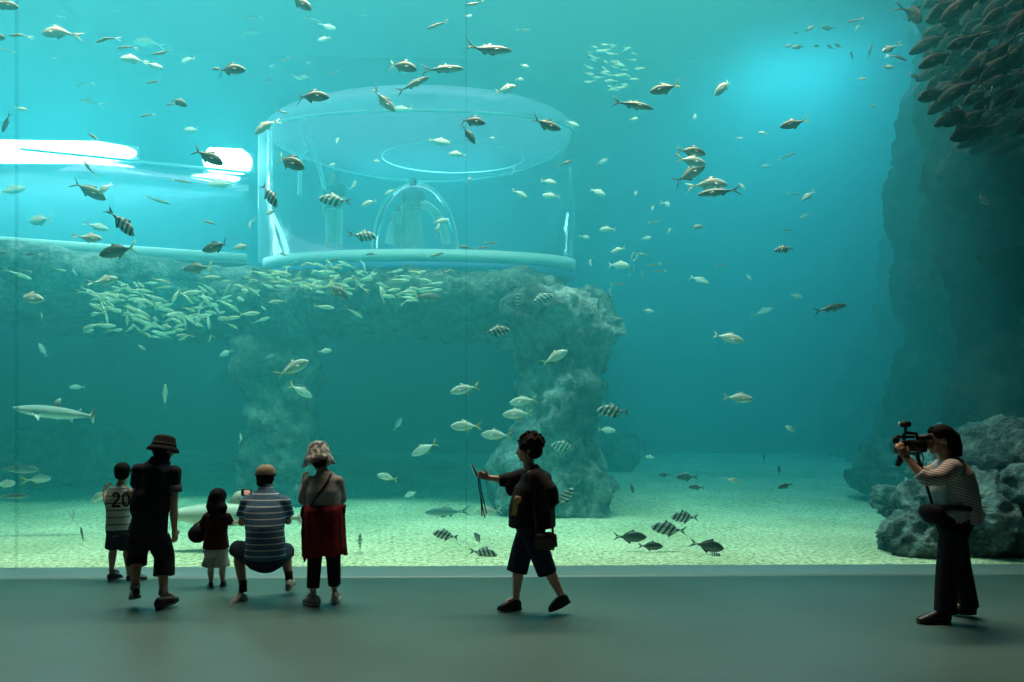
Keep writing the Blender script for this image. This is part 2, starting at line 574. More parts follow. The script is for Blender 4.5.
def build_cylinder():
    root = thing('viewing_cylinder', 'big clear round viewing room with a domed lid standing on the rock arch', 'viewing room', CC + UP * (CZ0 - EYE))
    ring_band('acrylic_wall', M_cyl, root, 1, CZ0 + .2, 1, CZ1, th=.05)
    ring_band('base_rim', M_rim, root, 1.012, CZ0, 1.012, CZ0 + .25, th=.12)
    ring_band('base_band', M_blue, root, 1.0, CZ0 - .22, 1.0, CZ0, th=.2)
    ring_band('top_edge', M_edge, root, 1.006, CZ1, 1.006, CZ1 + .06, th=.07)
    prof = [(1.0 - .0 * k, 0) for k in range(1)]
    prof = [(math.cos(a), CZ1 + .06 + .95 * math.sin(a)) for a in [PI / 2 * k / 12 for k in range(12)]]
    ring_band('dome_lid', M_dome, root, 0, 0, 0, 0, th=.04, prof=prof)
    # ring of the hatch in the lid, seen from below
    bm = bmesh.new()
    c = CC + FWD * .6 + UP * (CZ1 - .35 - EYE) + RGT * .75
    pts = [c + RGT * (1.75 * math.cos(t)) + FWD * (1.0 * math.sin(t)) for t in [2 * PI * k / 64 for k in range(65)]]
    tube(bm, pts, .016, n=8)
    link_mesh('hatch_ring', bm, M_edge, root)
    # floor of the room
    bm = bmesh.new()
    top = [bm.verts.new(cyl_pt(2 * PI * i / 64, .97, CZ0 + .05)) for i in range(64)]
    bot = [bm.verts.new(cyl_pt(2 * PI * i / 64, .97, CZ0 - .1)) for i in range(64)]
    bm.faces.new(top); bm.faces.new(bot[::-1])
    for i in range(64):
        bm.faces.new((bot[i], bot[(i + 1) % 64], top[(i + 1) % 64], top[i]))
    link_mesh('room_floor', bm, M_rim, root, smooth=False)
    # the wide acrylic joint on the left and thin ones further round
    for t, w in ((PI * 1.03, .17), (PI * 1.21, .03), (-.12, .04)):
        bm = bmesh.new()
        tube(bm, [cyl_pt(t, .995, CZ0 + .2), cyl_pt(t, .995, CZ1 + .05)], [(w, .03)] * 2, n=10, flat=RGT)
        link_mesh('joint_strip', bm, M_dome if w > .1 else M_cyl, root)


build_cylinder()
area('room_fill', CC + FWD * 1.2 + UP * (CZ1 - .1 - EYE), 3.4, 110, (0.85, 0.98, 1.0), sy=1.6)  # fill added under the lid to brighten the room's inside
area('tunnel_fill', P(90, 425, 17.0) + UP * 6.0, 7, 380, (1.5, 1.0, 1.0), sy=1.5)  # fill added in the tunnel to make the water around it paler


def build_bubble():
    """The arched bubble window in the middle of the room, its visitors inside."""
    base = P(415, 425, 15.75) + UP * (CZ0 + .05 - EYE)
    root = thing('bubble_window', 'arched clear bubble window with visitors in it, inside the round room', 'window', base)
    M = mat_clear('acrylic_bubble', (.97, 1, 1), gloss=1.0, haze=.02)
    w, h, dp = .99, 1.86, .62
    bm = bmesh.new()
    N, K = 28, 12
    rings = []
    for k in range(K + 1):
        f = k / K * PI / 2
        s, y = math.cos(f), -dp * math.sin(f)
        ring = []
        for i in range(N + 1):
            t = PI * i / N
            ring.append(bm.verts.new(base + RGT * (w * s * math.cos(t)) + FWD * y + UP * (h * s * max(0.0, math.sin(t)) ** .85 + .02)))
        rings.append(ring)
    for a, b in zip(rings, rings[1:]):
        for i in range(N):
            try: bm.faces.new((a[i], a[i + 1], b[i + 1], b[i]))
            except ValueError: pass
    o = link_mesh('bubble', bm, M, root)
    md = o.modifiers.new('thick', 'SOLIDIFY'); md.thickness = .03
    bm = bmesh.new()
    pts = [base + RGT * (w * math.cos(t)) + UP * (h * max(0.0, math.sin(t)) ** .85 + .02) for t in [PI * i / 40 for i in range(41)]]
    tube(bm, pts, .035, n=8)
    link_mesh('rim', bm, M_edge, root)
    # pale arched lining a little behind
    bm = bmesh.new()
    pts = [base + FWD * .5 + RGT * (.72 * math.cos(t)) + UP * (1.55 * max(0.0, math.sin(t)) ** .8 + .02) for t in [PI * (.10 + .80 * i / 30) for i in range(31)]]
    tube(bm, pts, [(.11, .04)] * 31, n=8, flat=(0, 0, 1))
    link_mesh('lining', bm, mat('pale_lining', (.85, .74, .66), rough=.6), root)


build_bubble()

# hoses hanging in the room
M_hose = mat('white_hose', (.8, .9, .9), rough=.4)


def hose(pix, d, r, label):
    bm = bmesh.new()
    pts = [P(x, y, d) for x, y in pix]
    sm = []
    for i in range(len(pts) - 1):
        p0, p1, p2, p3 = pts[max(i - 1, 0)], pts[i], pts[i + 1], pts[min(i + 2, len(pts) - 1)]
        for k in range(6):
            t = k / 6
            sm.append(.5 * ((2 * p1) + (p2 - p0) * t + (2 * p0 - 5 * p1 + 4 * p2 - p3) * t * t + (-p0 + 3 * p1 - 3 * p2 + p3) * t ** 3))
    sm.append(pts[-1])
    tube(bm, sm, r, n=8)
    return tag(link_mesh('hose', bm, M_hose), label, 'hose')


hose([(300, 196), (300, 168), (304, 152), (311, 150), (318, 163), (325, 190)], 15.9, .045, 'thick white hose arching over in the left of the round room')
hose([(301, 117), (300, 128), (305, 143), (311, 148), (313, 140), (309, 124), (305, 117)], 15.9, .02, 'thin looped hose hanging from the lid above the thick one')

# the tunnel on the left
TA, TB = P(-130, 425, 13.3), P(247, 425, 15.35)
TD = (TB - TA).normalized()
TN = Vector((-TD.y, TD.x, 0))       # away from the hall


def build_tunnel():
    root = thing('glass_tunnel', 'clear glass tunnel running from the round room to the left wall', 'tunnel', TA + UP * 3.8)
    z0, h, r = 5.5, 2.35, 2.0
    L = (TB - TA).length
    ax = TA + TN * r
    bm = bmesh.new()
    N = 26
    ends = []
    for s in (0, L):
        for rr in (1, .975):
            ends.append([bm.verts.new(ax + TD * s - TN * (r * rr * math.cos(t)) + UP * (z0 - EYE + h * rr * max(0.0, math.sin(t)) ** .8)) for t in [PI * i / N for i in range(N + 1)]])
    A0, A1, B0, B1 = ends
    for a, b in ((A0, B0), (B1, A1), (A1, A0), (B0, B1)):
        for i in range(N):
            bm.faces.new((a[i], a[i + 1], b[i + 1], b[i]))
    link_mesh('tunnel_vault', bm, M_cyl, root)
    for s, nm in ((-1, 'base_beam'), (1, 'base_beam')):
        bm = bmesh.new()
        a = ax + TN * (s * r) + UP * (z0 - .05 - EYE)
        tube(bm, [a, a + TD * L], [(.05, .10)] * 2, n=8, flat=TN)
        link_mesh(nm, bm, M_rim, root)
    bm = bmesh.new()
    a = ax - TN * (r * .55) + UP * (z0 + h * .93 - EYE)
    tube(bm, [a + TD * 2.2, a + TD * L], .03, n=8)
    link_mesh('top_seam', bm, M_edge, root)
    # walkway in the tunnel
    bm = bmesh.new()
    lo = ax + UP * (z0 - .15 - EYE)
    for k, (s, n_, z) in enumerate(((0, -1, 0), (0, 1, 0), (L, 1, 0), (L, -1, 0), (0, -1, .12), (0, 1, .12), (L, 1, .12), (L, -1, .12))):
        bm.verts.new(lo + TD * s + TN * (n_ * r * .93) + UP * z)
    bm.verts.ensure_lookup_table()
    V = bm.verts
    for f in ((0, 1, 2, 3), (7, 6, 5, 4), (0, 4, 5, 1), (1, 5, 6, 2), (2, 6, 7, 3), (3, 7, 4, 0)):
        bm.faces.new([V[i] for i in f])
    link_mesh('walkway', bm, mat('walkway', (.35, .42, .42), rough=.8), root, smooth=False)


build_tunnel()
M_lamp = mat('lamp_diffuser', (1, 1, 1), emit=((1, .99, .95), 62))


def tunnel_lamp(x0, x1, y, d0, d1, hpx, label):
    """A lamp strip under the crown of the tunnel: housing, and a glowing diffuser widened to the shape of its glare."""
    a, b = P(x0, y, d0), P(x1, y + 2, d1)
    hh = hpx * d0 / FPX / 2
    root = thing('tunnel_lamp', label, 'lamp', a)
    dr = (b - a).normalized()
    back = Vector((-dr.y, dr.x, 0))
    bm = bmesh.new()
    tube(bm, [a, a.lerp(b, .04), a.lerp(b, .15), a.lerp(b, .8), a.lerp(b, .95), b], [(hh * .2, .03), (hh * .6, .05), (hh, .06), (hh, .06), (hh * .6, .05), (hh * .2, .03)], n=16, flat=UP)
    link_mesh('diffuser', bm, M_lamp, root)
    bm = bmesh.new()
    tube(bm, [a + back * .12 - dr * .04, b + back * .12 + dr * .04], [(hh * .8, .07)] * 2, n=12, flat=UP)
    link_mesh('housing', bm, M_metal, root)


tunnel_lamp(-60, 136, 151, 15.0, 15.9, 24, 'long blazing white lamp strip at the left end of the tunnel')
tunnel_lamp(203, 252, 160, 16.2, 16.5, 26, 'short blazing white lamp where the tunnel meets the round room')


# ------------------------------------------------------------------ people
def ballB(bm, c, r, B, seg=14):
    q = bmesh.ops.create_uvsphere(bm, u_segments=seg, v_segments=max(6, seg * 2 // 3), radius=1)
    M = Matrix.Translation(Vector(c)) @ Matrix((B[0], B[1], B[2])).transposed().to_4x4() @ Matrix.Diagonal((*r, 1))
    bmesh.ops.transform(bm, matrix=M, verts=q['verts'])


def fuse(name, bm, voxel, m, parent=None, it=3, cut=None):
    """Grow the shapes in bm into one continuous surface."""
    tmp = link_mesh('tmp', bm)
    md = tmp.modifiers.new('r', 'REMESH'); md.mode = 'VOXEL'; md.voxel_size = voxel; md.use_smooth_shade = True
    sm = tmp.modifiers.new('s', 'SMOOTH'); sm.factor = .5; sm.iterations = it
    dg = bpy.context.evaluated_depsgraph_get()
    me = bpy.data.meshes.new_from_object(tmp.evaluated_get(dg))
    old = tmp.data
    bpy.data.objects.remove(tmp); bpy.data.meshes.remove(old)
    me.name = name
    me.materials.clear()
    me.materials.append(m)
    for p in me.polygons: p.use_smooth = True
    o = bpy.data.objects.new(name, me)
    COL.objects.link(o)
    if parent is not None:
        o.parent = parent
        o.matrix_parent_inverse = parent.matrix_basis.inverted()
    return o


def basis(F, tilt=UP):
    F = Vector(F).normalized()
    R = F.cross(tilt).normalized()
    U = R.cross(F).normalized()
    return R, F, U


def head_shape(bm, c, B, s):
    R, F, U = B
    def at(r, f, u): return c + R * (r * s) + F * (f * s) + U * (u * s)
    ballB(bm, at(0, -.012, .03), (.077 * s, .096 * s, .092 * s), B, 20)
    ballB(bm, at(0, .022, -.028), (.062 * s, .070 * s, .085 * s), B, 18)
    ballB(bm, at(0, .052, -.088), (.034 * s, .032 * s, .026 * s), B, 12)
    ballB(bm, at(0, .045, -.06), (.045 * s, .045 * s, .035 * s), B, 12)
    tube(bm, [at(0, .080, .016), at(0, .098, -.012), at(0, .108, -.028), at(0, .088, -.036)], [.010 * s, .012 * s, .016 * s, .012 * s], n=8)
    tube(bm, [at(-.024, .082, -.058), at(0, .092, -.057), at(.024, .082, -.058)], [.006 * s, .010 * s, .006 * s], n=8)
    tube(bm, [at(-.045, .070, .026), at(-.02, .084, .030), at(.02, .084, .030), at(.045, .070, .026)], .010 * s, n=8)
    for k in (-1, 1):
        ballB(bm, at(k * .079, -.008, -.004), (.011 * s, .020 * s, .032 * s), B, 10)
        ballB(bm, at(k * .042, .052, -.018), (.024 * s, .026 * s, .026 * s), B, 10)


def hand_shape(bm, w, d, nrm, s, side, curl=.5, thumb=.5):
    """Palm, four fingers of different lengths and a thumb. w wrist, d along the hand, nrm out of the palm, side +1 if the thumb is on the d x nrm side."""
    d = Vector(d).normalized(); nrm = (Vector(nrm) - d * d.dot(Vector(nrm))).normalized()
    t = d.cross(nrm) * side
    tube(bm, [w - d * .02 * s, w + d * .03 * s, w + d * .085 * s], [(.025 * s, .017 * s), (.036 * s, .016 * s), (.039 * s, .014 * s)], n=12, flat=t)
    for k, (off, ln) in enumerate(((.029, .070), (.010, .079), (-.010, .073), (-.029, .058))):
        p = w + d * .080 * s + t * off * s
        a, dd = 0.0, d.copy()
        pts = [p]
        for j, fr in enumerate((.45, .32, .23)):
            a += curl * (.55, .9, .7)[j] * (1 + .12 * k)
            dd = d * math.cos(a) + nrm * math.sin(a) + t * (off * 1.2)
            p = p + dd.normalized() * ln * fr * s
            pts.append(p)
        tube(bm, pts, [.0095 * s, .009 * s, .008 * s, .0068 * s], n=8)
        ballB(bm, pts[-1], (.0068 * s,) * 3, (t, d, nrm), 8)
    p = w + d * .025 * s + t * .030 * s
    p1 = p + (d * .55 + t * .7 + nrm * thumb * .5).normalized() * .040 * s
    p2 = p1 + (d * .85 + t * .25 + nrm * thumb).normalized() * .032 * s
    tube(bm, [p - t * .01 * s, p1, p2], [.014 * s, .011 * s, .009 * s], n=8)
    ballB(bm, p2, (.009 * s,) * 3, (t, d, nrm), 8)


class Fig:
    def __init__(self, label, D, cx, F, s, skin, name='person', cat='person', group=None):
        self.D, self.s = D, s
        self.B = basis(F)
        self.R, self.F, self.U = self.B
        b = P(cx, HOR, D); b.z = 0
        self.root = thing(name, label, cat, b, group=group)
        self.skin = skin

    def q(self, px, py, dd=0.0):
        v = P(px, HOR, self.D + dd)
        v.z = P(px, py, self.D).z
        return v

    def arm(self, bm, sh, el, wr, k=1.0):
        s = self.s * k
        tube(bm, [sh, sh.lerp(el, .35), el, el.lerp(wr, .3), wr], [.050 * s, .046 * s, .036 * s, .038 * s, .024 * s], n=12)
        ballB(bm, sh, (.054 * s,) * 3, self.B, 12)

    def leg(self, bm, hp, kn, an, toe, k=1.0):
        s = self.s * k
        back = (self.F * -1)
        tube(bm, [hp, hp.lerp(kn, .4), kn, kn.lerp(an, .3) + back * .012 * s, an], [.088 * s, .078 * s, .052 * s, .055 * s, .033 * s], n=14)
        d = (toe - an); d.z = 0
        d = d.normalized() if d.length > 1e-3 else self.F
        heel = an - d * .03 * s - UP * .03 * s
        tube(bm, [heel, an - UP * .02 * s, an.lerp(toe, .5), an.lerp(toe, .8) - UP * .005], [.024 * s, .028 * s, .020 * s, .012 * s], n=10)

    def torso(self, bm, hip, waist, chest, shm, neck, k=1.0, grow=0.0, low=None):
        s = self.s
        g = grow
        pts = [hip - UP * .08 * s, hip, waist, chest, shm, shm.lerp(neck, .6), neck]
        rad = [(.12, .09), (.160, .112), (.138, .100), (.158, .115), (.150, .085), (.075, .062), (.052, .055)]
        rad = [(a * s * k + g, b * s * k + g) for a, b in rad]
        if low is not None:
            pts[0] = low
            rad[0] = rad[1]
        tube(bm, pts, rad, n=20, flat=self.R)

    def shoe(self, bm, heel, toe, s, lift=0.0):
        d = (toe - heel); L = d.length; d.normalize()
        x = d.cross(UP).normalized(); up = x.cross(d)
        tube(bm, [heel + up * .045 * s, heel + up * .045 * s + d * .03 * s, heel + d * L * .45 + up * .05 * s, heel + d * L * .72 + up * .036 * s, heel + d * (L - .03 * s) + up * .028 * s, toe + up * .022 * s],
             [(.028 * s, .034 * s), (.036 * s, .046 * s), (.040 * s, .048 * s), (.048 * s, .036 * s), (.042 * s, .027 * s), (.022 * s, .016 * s)], n=14, flat=x)
        ballB(bm, heel + d * .05 * s + up * .075 * s, (.036 * s, .045 * s, .03 * s), (x, d, up), 12)

    def sole(self, heel, toe, s, m, parent):
        bm = bmesh.new()
        d = (toe - heel); L = d.length; d.normalize()
        x = d.cross(UP).normalized(); up = x.cross(d)
        n = 20
        rings = []
        for z in (0, .018 * s):
            ring = []
            for i in range(n):
                t = 2 * PI * i / n
                u = .5 + .5 * math.cos(t)
                w = (.040 + .012 * math.sin(PI * min(1, max(0, u)) ** 1.4)) * s
                ring.append(bm.verts.new(heel + d * (L * (.5 + .53 * math.cos(t))) + x * (w * math.sin(t)) + up * z))
            rings.append(ring)
        a, b = rings
        for i in range(n): bm.faces.new((a[i], a[(i + 1) % n], b[(i + 1) % n], b[i]))
        bm.faces.new(a[::-1]); bm.faces.new(b)
        return link_mesh('sole', bm, m, parent)

    def shoes(self, pairs, m, msole, s=None):
        for heel, toe in pairs:
            bm = bmesh.new()
            self.shoe(bm, heel, toe, s or self.s)
            o = fuse('shoe', bm, .007, m, self.root, 2)
            self.sole(heel, toe, s or self.s, msole, o)

    def eyes(self, c, B, s):
        R, F, U = B
        for k in (-1, 1):
            bm = bmesh.new()
            ballB(bm, c + R * (k * .031 * s) + F * .083 * s + U * .008 * s, (.013 * s, .007 * s, .008 * s), B, 10)
            e = link_mesh('eye', bm, M_eye, self.root)
            bm = bmesh.new()
            ballB(bm, c + R * (k * .031 * s) + F * .088 * s + U * .008 * s, (.006 * s, .004 * s, .006 * s), B, 8)
            link_mesh('iris', bm, M_black, e)


def cloth(name, col, col2=None, stripes=None, rough=.85, rot=None):
    """Woven cloth; stripes = (stripe colour, per metre, share, axis)."""
    if name in MATS: return MATS[name]
    m = mat(name, col, rough=rough, noise_amt=.18 if not col2 else 0, col2=col2, scale=14, bump=.25, spec=.2)
    if stripes:
        nt = m.node_tree
        b = nt.nodes['Principled BSDF']
        c2, per, share, ax = stripes
        tc = nt.nodes.new('ShaderNodeTexCoord')
        sp = nt.nodes.new('ShaderNodeSeparateXYZ')
        mp = nt.nodes.new('ShaderNodeMapping')
        if rot: mp.inputs['Rotation'].default_value = rot
        nt.links.new(tc.outputs['Object'], mp.inputs['Vector'])
        nt.links.new(mp.outputs['Vector'], sp.inputs[0])
        a = nt.nodes.new('ShaderNodeMath'); a.operation = 'MULTIPLY'; a.inputs[1].default_value = per
        f = nt.nodes.new('ShaderNodeMath'); f.operation = 'FRACT'
        g = nt.nodes.new('ShaderNodeMath'); g.operation = 'LESS_THAN'; g.inputs[1].default_value = share
        nt.links.new(sp.outputs[ax], a.inputs[0]); nt.links.new(a.outputs[0], f.inputs[0]); nt.links.new(f.outputs[0], g.inputs[0])
        mx = nt.nodes.new('ShaderNodeMix'); mx.data_type = 'RGBA'
        old = b.inputs['Base Color'].links[0].from_socket if b.inputs['Base Color'].links else None
        nt.links.new(g.outputs[0], mx.inputs['Factor'])
        if old: nt.links.new(old, mx.inputs['A'])
        else: mx.inputs['A'].default_value = (*col, 1)
        mx.inputs['B'].default_value = (*c2, 1)
        nt.links.new(mx.outputs['Result'], b.inputs['Base Color'])
    return m


def mat_print(name, c1, c2, c3, scale):
    m = mat(name, c1, rough=.85)
    nt = m.node_tree
    b = nt.nodes['Principled BSDF']
    nz = [n for n in nt.nodes if n.type == 'TEX_NOISE'][0]
    nz.inputs['Scale'].default_value = scale; nz.inputs['Detail'].default_value = 3
    r = nt.nodes.new('ShaderNodeValToRGB')
    r.color_ramp.interpolation = 'CONSTANT'
    r.color_ramp.elements[0].color = (*c2, 1)
    r.color_ramp.elements[1].position = .47; r.color_ramp.elements[1].color = (*c1, 1)
    e = r.color_ramp.elements.new(.57); e.color = (*c3, 1)
    nt.links.new(nz.outputs['Fac'], r.inputs['Fac']); nt.links.new(r.outputs['Color'], b.inputs['Base Color'])
    return m


M_skin = mat('skin', (.50, .29, .20), rough=.55, noise_amt=.08, scale=8)
M_skin2 = mat('skin_light', (.58, .36, .26), rough=.55, noise_amt=.08, scale=8)
M_hair = mat('black_hair', (.010, .008, .008), rough=.8, noise_amt=.4, scale=40, bump=.4, spec=.15)
M_black = mat('black_plastic', (.012, .012, .013), rough=.4)
M_eye = mat('eye_white', (.7, .68, .65), rough=.3)
M_blk = cloth('black_cloth', (.012, .012, .016))
M_navy = cloth('navy_cloth', (.018, .028, .060))
M_darkshoe = mat('black_shoe', (.012, .012, .014), rough=.35)
M_sole = mat('pale_sole', (.5, .5, .48), rough=.7)
M_dsole = mat('dark_sole', (.03, .03, .03), rough=.7)
M_paleshoe = mat('pale_sneaker', (.48, .42, .40), rough=.6, noise_amt=.3, scale=20)


def surface_z(o, p, d):
    """Where a ray from p along d meets the object (world space mesh)."""
    ok, loc, nr, _ = o.ray_cast(o.matrix_world.inverted() @ p, (o.matrix_world.inverted().to_3x3() @ d).normalized())
    return (o.matrix_world @ loc, (o.matrix_world.to_3x3() @ nr).normalized()) if ok else (None, None)


def on_back(o, f, pix, r, name, m, parent, lift=.004, n=8, dd=-.6):
    """A line of piping, strap or digit laid on the garment's surface, given as it lies over the back."""
    bpy.context.view_layer.update()
    pts = []
    for i in range(len(pix) - 1):
        for k in range(5):
            t = k / 5
            pts.append((pix[i][0] * (1 - t) + pix[i + 1][0] * t, pix[i][1] * (1 - t) + pix[i + 1][1] * t))
    pts.append(pix[-1])
    out, last = [], None
    eye = Vector((0, 0, EYE))
    for x, y in pts:
        p = f.q(x, y)
        d = (p - eye).normalized()
        loc, nr = surface_z(o, p - d * 1.0, d)
        if loc is not None: out.append(loc - d * lift)
    if len(out) < 2: return None
    bm = bmesh.new()
    tube(bm, out, r, n=n)
    return link_mesh(name, bm, m, parent)


# ---- the man in the bucket hat
def man_in_hat():
    f = Fig('standing man in dark bucket hat, navy shirt and black knee-length trousers, left of the girl', 6.31, 155, FWD * .93 + RGT * .36, 1.0, M_skin)
    q = f.q
    hip, waist, chest, shm, neck = q(148, 533, .02), q(151, 512, .0), q(155, 485, .03), q(157, 470, .04), q(163, 455, .07)
    hc = q(164.0, 450, .09)
    HB = basis(FWD * .85 + RGT * .45 - UP * .18)
    shL, shR = q(139.5, 471, .0), q(173.5, 473, .02)
    elL, wrL = q(136, 500, .22), q(140, 505, .42)
    elR, wrR = q(173.5, 507, .03), q(174.5, 530, .08)
    hpL, hpR = q(140, 538, .0), q(158, 538, .02)
    knL, anL = q(137.5, 556, .10), q(135, 586, -.02)
    knR, anR = q(164.5, 559, .12), q(163.5, 592, .03)
    toL, toR = q(133, 603, .14), q(177, 602, .16)
    bm = bmesh.new()
    f.torso(bm, hip, waist, chest, shm, neck)
    tube(bm, [shm + UP * .01, neck, hc - UP * .04], [.06, .052, .052], n=12)
    head_shape(bm, hc, HB, .92)
    f.arm(bm, shL, elL, wrL); f.arm(bm, shR, elR, wrR)
    hand_shape(bm, wrR, -UP + FWD * .15, -RGT * .9 + FWD * .3, 1.0, 1, .45)
    hand_shape(bm, wrL, FWD + RGT * .3, -UP, 1.0, 1, .5)
    f.leg(bm, hpL, knL, anL, toL); f.leg(bm, hpR, knR, anR, toR)
    fuse('body', bm, .0075, M_skin, f.root, 2)
    f.eyes(hc, HB, .92)
    # shirt
    bm = bmesh.new()
    f.torso(bm, hip, waist, chest, shm, shm.lerp(neck, .75), 1.0, .030, low=q(147.5, 530, 0))
    ballB(bm, shm + UP * .01 - f.F * .02, (.15, .11, .06), f.B)
    for sh, el in ((shL, elL), (shR, elR)):
        e2 = sh.lerp(el, .50)
        ballB(bm, sh + UP * .005, (.07, .075, .068), f.B)
        tube(bm, [sh, e2], [.068, .066], n=14)
    ballB(bm, q(148, 505, -.02), (.165, .145, .22), f.B)
    M = cloth('dark_navy_shirt', (.014, .018, .032))
    sh_ = fuse('shirt', bm, .011, M, f.root, 4)
    bm = bmesh.new()
    for sh, el in ((shR, elR),):
        a, b = sh.lerp(el, .34), sh.lerp(el, .56)
        tube(bm, [a, b], [.0735, .0715], n=18)
    link_mesh('cuff', bm, cloth('grey_sleeve', (.10, .11, .13)), sh_)
    bm = bmesh.new()
    tube(bm, [shm.lerp(neck, .5), shm.lerp(neck, 1.0) + UP * .012], [(.078, .07), (.070, .064)], n=18, flat=f.R)
    link_mesh('collar', bm, M, sh_)
    # trousers to the knee
    bm = bmesh.new()
    tube(bm, [waist - UP * .05, hip, hip - UP * .08], [(.16, .125), (.178, .135), (.15, .12)], n=20, flat=f.R)
    tube(bm, [hpL, hpL.lerp(knL, .6), knL, knL.lerp(anL, .36)], [.105, .098, .086, .090], n=16)
    tube(bm, [hpR, hpR.lerp(knR, .6), knR, knR.lerp(anR, .56)], [.105, .098, .090, .094], n=16)
    tr = fuse('trousers', bm, .011, M_blk, f.root, 4)
    f.shoes([(q(136.5, 594, -.10), q(133.5, 602.5, .10)), (q(156, 608.5, -.06), q(178.5, 604, .12))], M_darkshoe, M_dsole)
    for an in (anL, anR):
        bm = bmesh.new(); tube(bm, [an + UP * .03, an - UP * .03], [.040, .043], n=12)
        link_mesh('sock', bm, cloth('grey_sock', (.2, .2, .2)), f.root)
    # hair and hat
    R, F, U = HB
    bm = bmesh.new(); ballB(bm, hc - F * .022 + U * .012, (.083, .088, .085), HB, 18)
    ballB(bm, hc - F * .045 - U * .035, (.062, .05, .05), HB, 14)
    fuse('hair', bm, .007, M_hair, f.root, 1)
    bucket_hat(f, hc + U * .035 - F * .008, HB, .086, .099, .134, .100, M_blk, tilt=.02)


def bucket_hat(f, c, B, rt, rb, rbr, h, m, tilt=0.0, drop=.045, band=True, wav=0.0, name='bucket_hat'):
    R, F, U = B
    prof = [(0.001, h * 1.04), (rt * .6, h * 1.0), (rt * .88, h * .9), (rt, h * .72), (rb, .0), (rb + (rbr - rb) * .45, -drop * .35), (rbr, -drop), (rbr - .004, -drop - .004), (rb - .004 + (rbr - rb) * .3, -drop * .3 - .006), (rb - .008, -.006)]
    bm = bmesh.new()
    n = 40
    rings = []
    for k, (r, z) in enumerate(prof):
        ring = []
        for i in range(n):
            t = 2 * PI * i / n
            w = 1 + (wav * math.sin(3 * t + 1) * (r / rbr) ** 2 if k > 3 else wav * .4 * math.sin(5 * t))
            zz = z + (wav * .3 * math.sin(4 * t + .5) * (r / rbr) ** 3 if k > 3 else 0)
            ring.append(bm.verts.new(c + R * (r * w * math.cos(t)) + F * (r * w * 1.12 * math.sin(t)) + U * zz))
        rings.append(ring)
    for a, b in zip(rings, rings[1:]):
        for i in range(n): bm.faces.new((a[i], a[(i + 1) % n], b[(i + 1) % n], b[i]))
    bm.faces.new(rings[0])
    o = link_mesh(name, bm, m, f.root)
    if band:
        bm = bmesh.new()
        rings = []
        for r, z in ((rb + .002, .004), (rb + .001 - (rb - rt) * .28, .028), (rb - .006, .02)):
            rings.append([bm.verts.new(c + R * (r * math.cos(2 * PI * i / n)) + F * (r * 1.12 * math.sin(2 * PI * i / n)) + U * z) for i in range(n)])
        for a, b in ((rings[0], rings[1]), (rings[1], rings[2]), (rings[2], rings[0])):
            for i in range(n): bm.faces.new((a[i], a[(i + 1) % n], b[(i + 1) % n], b[i]))
        link_mesh('hat_band', bm, M_blk, o)
    return o


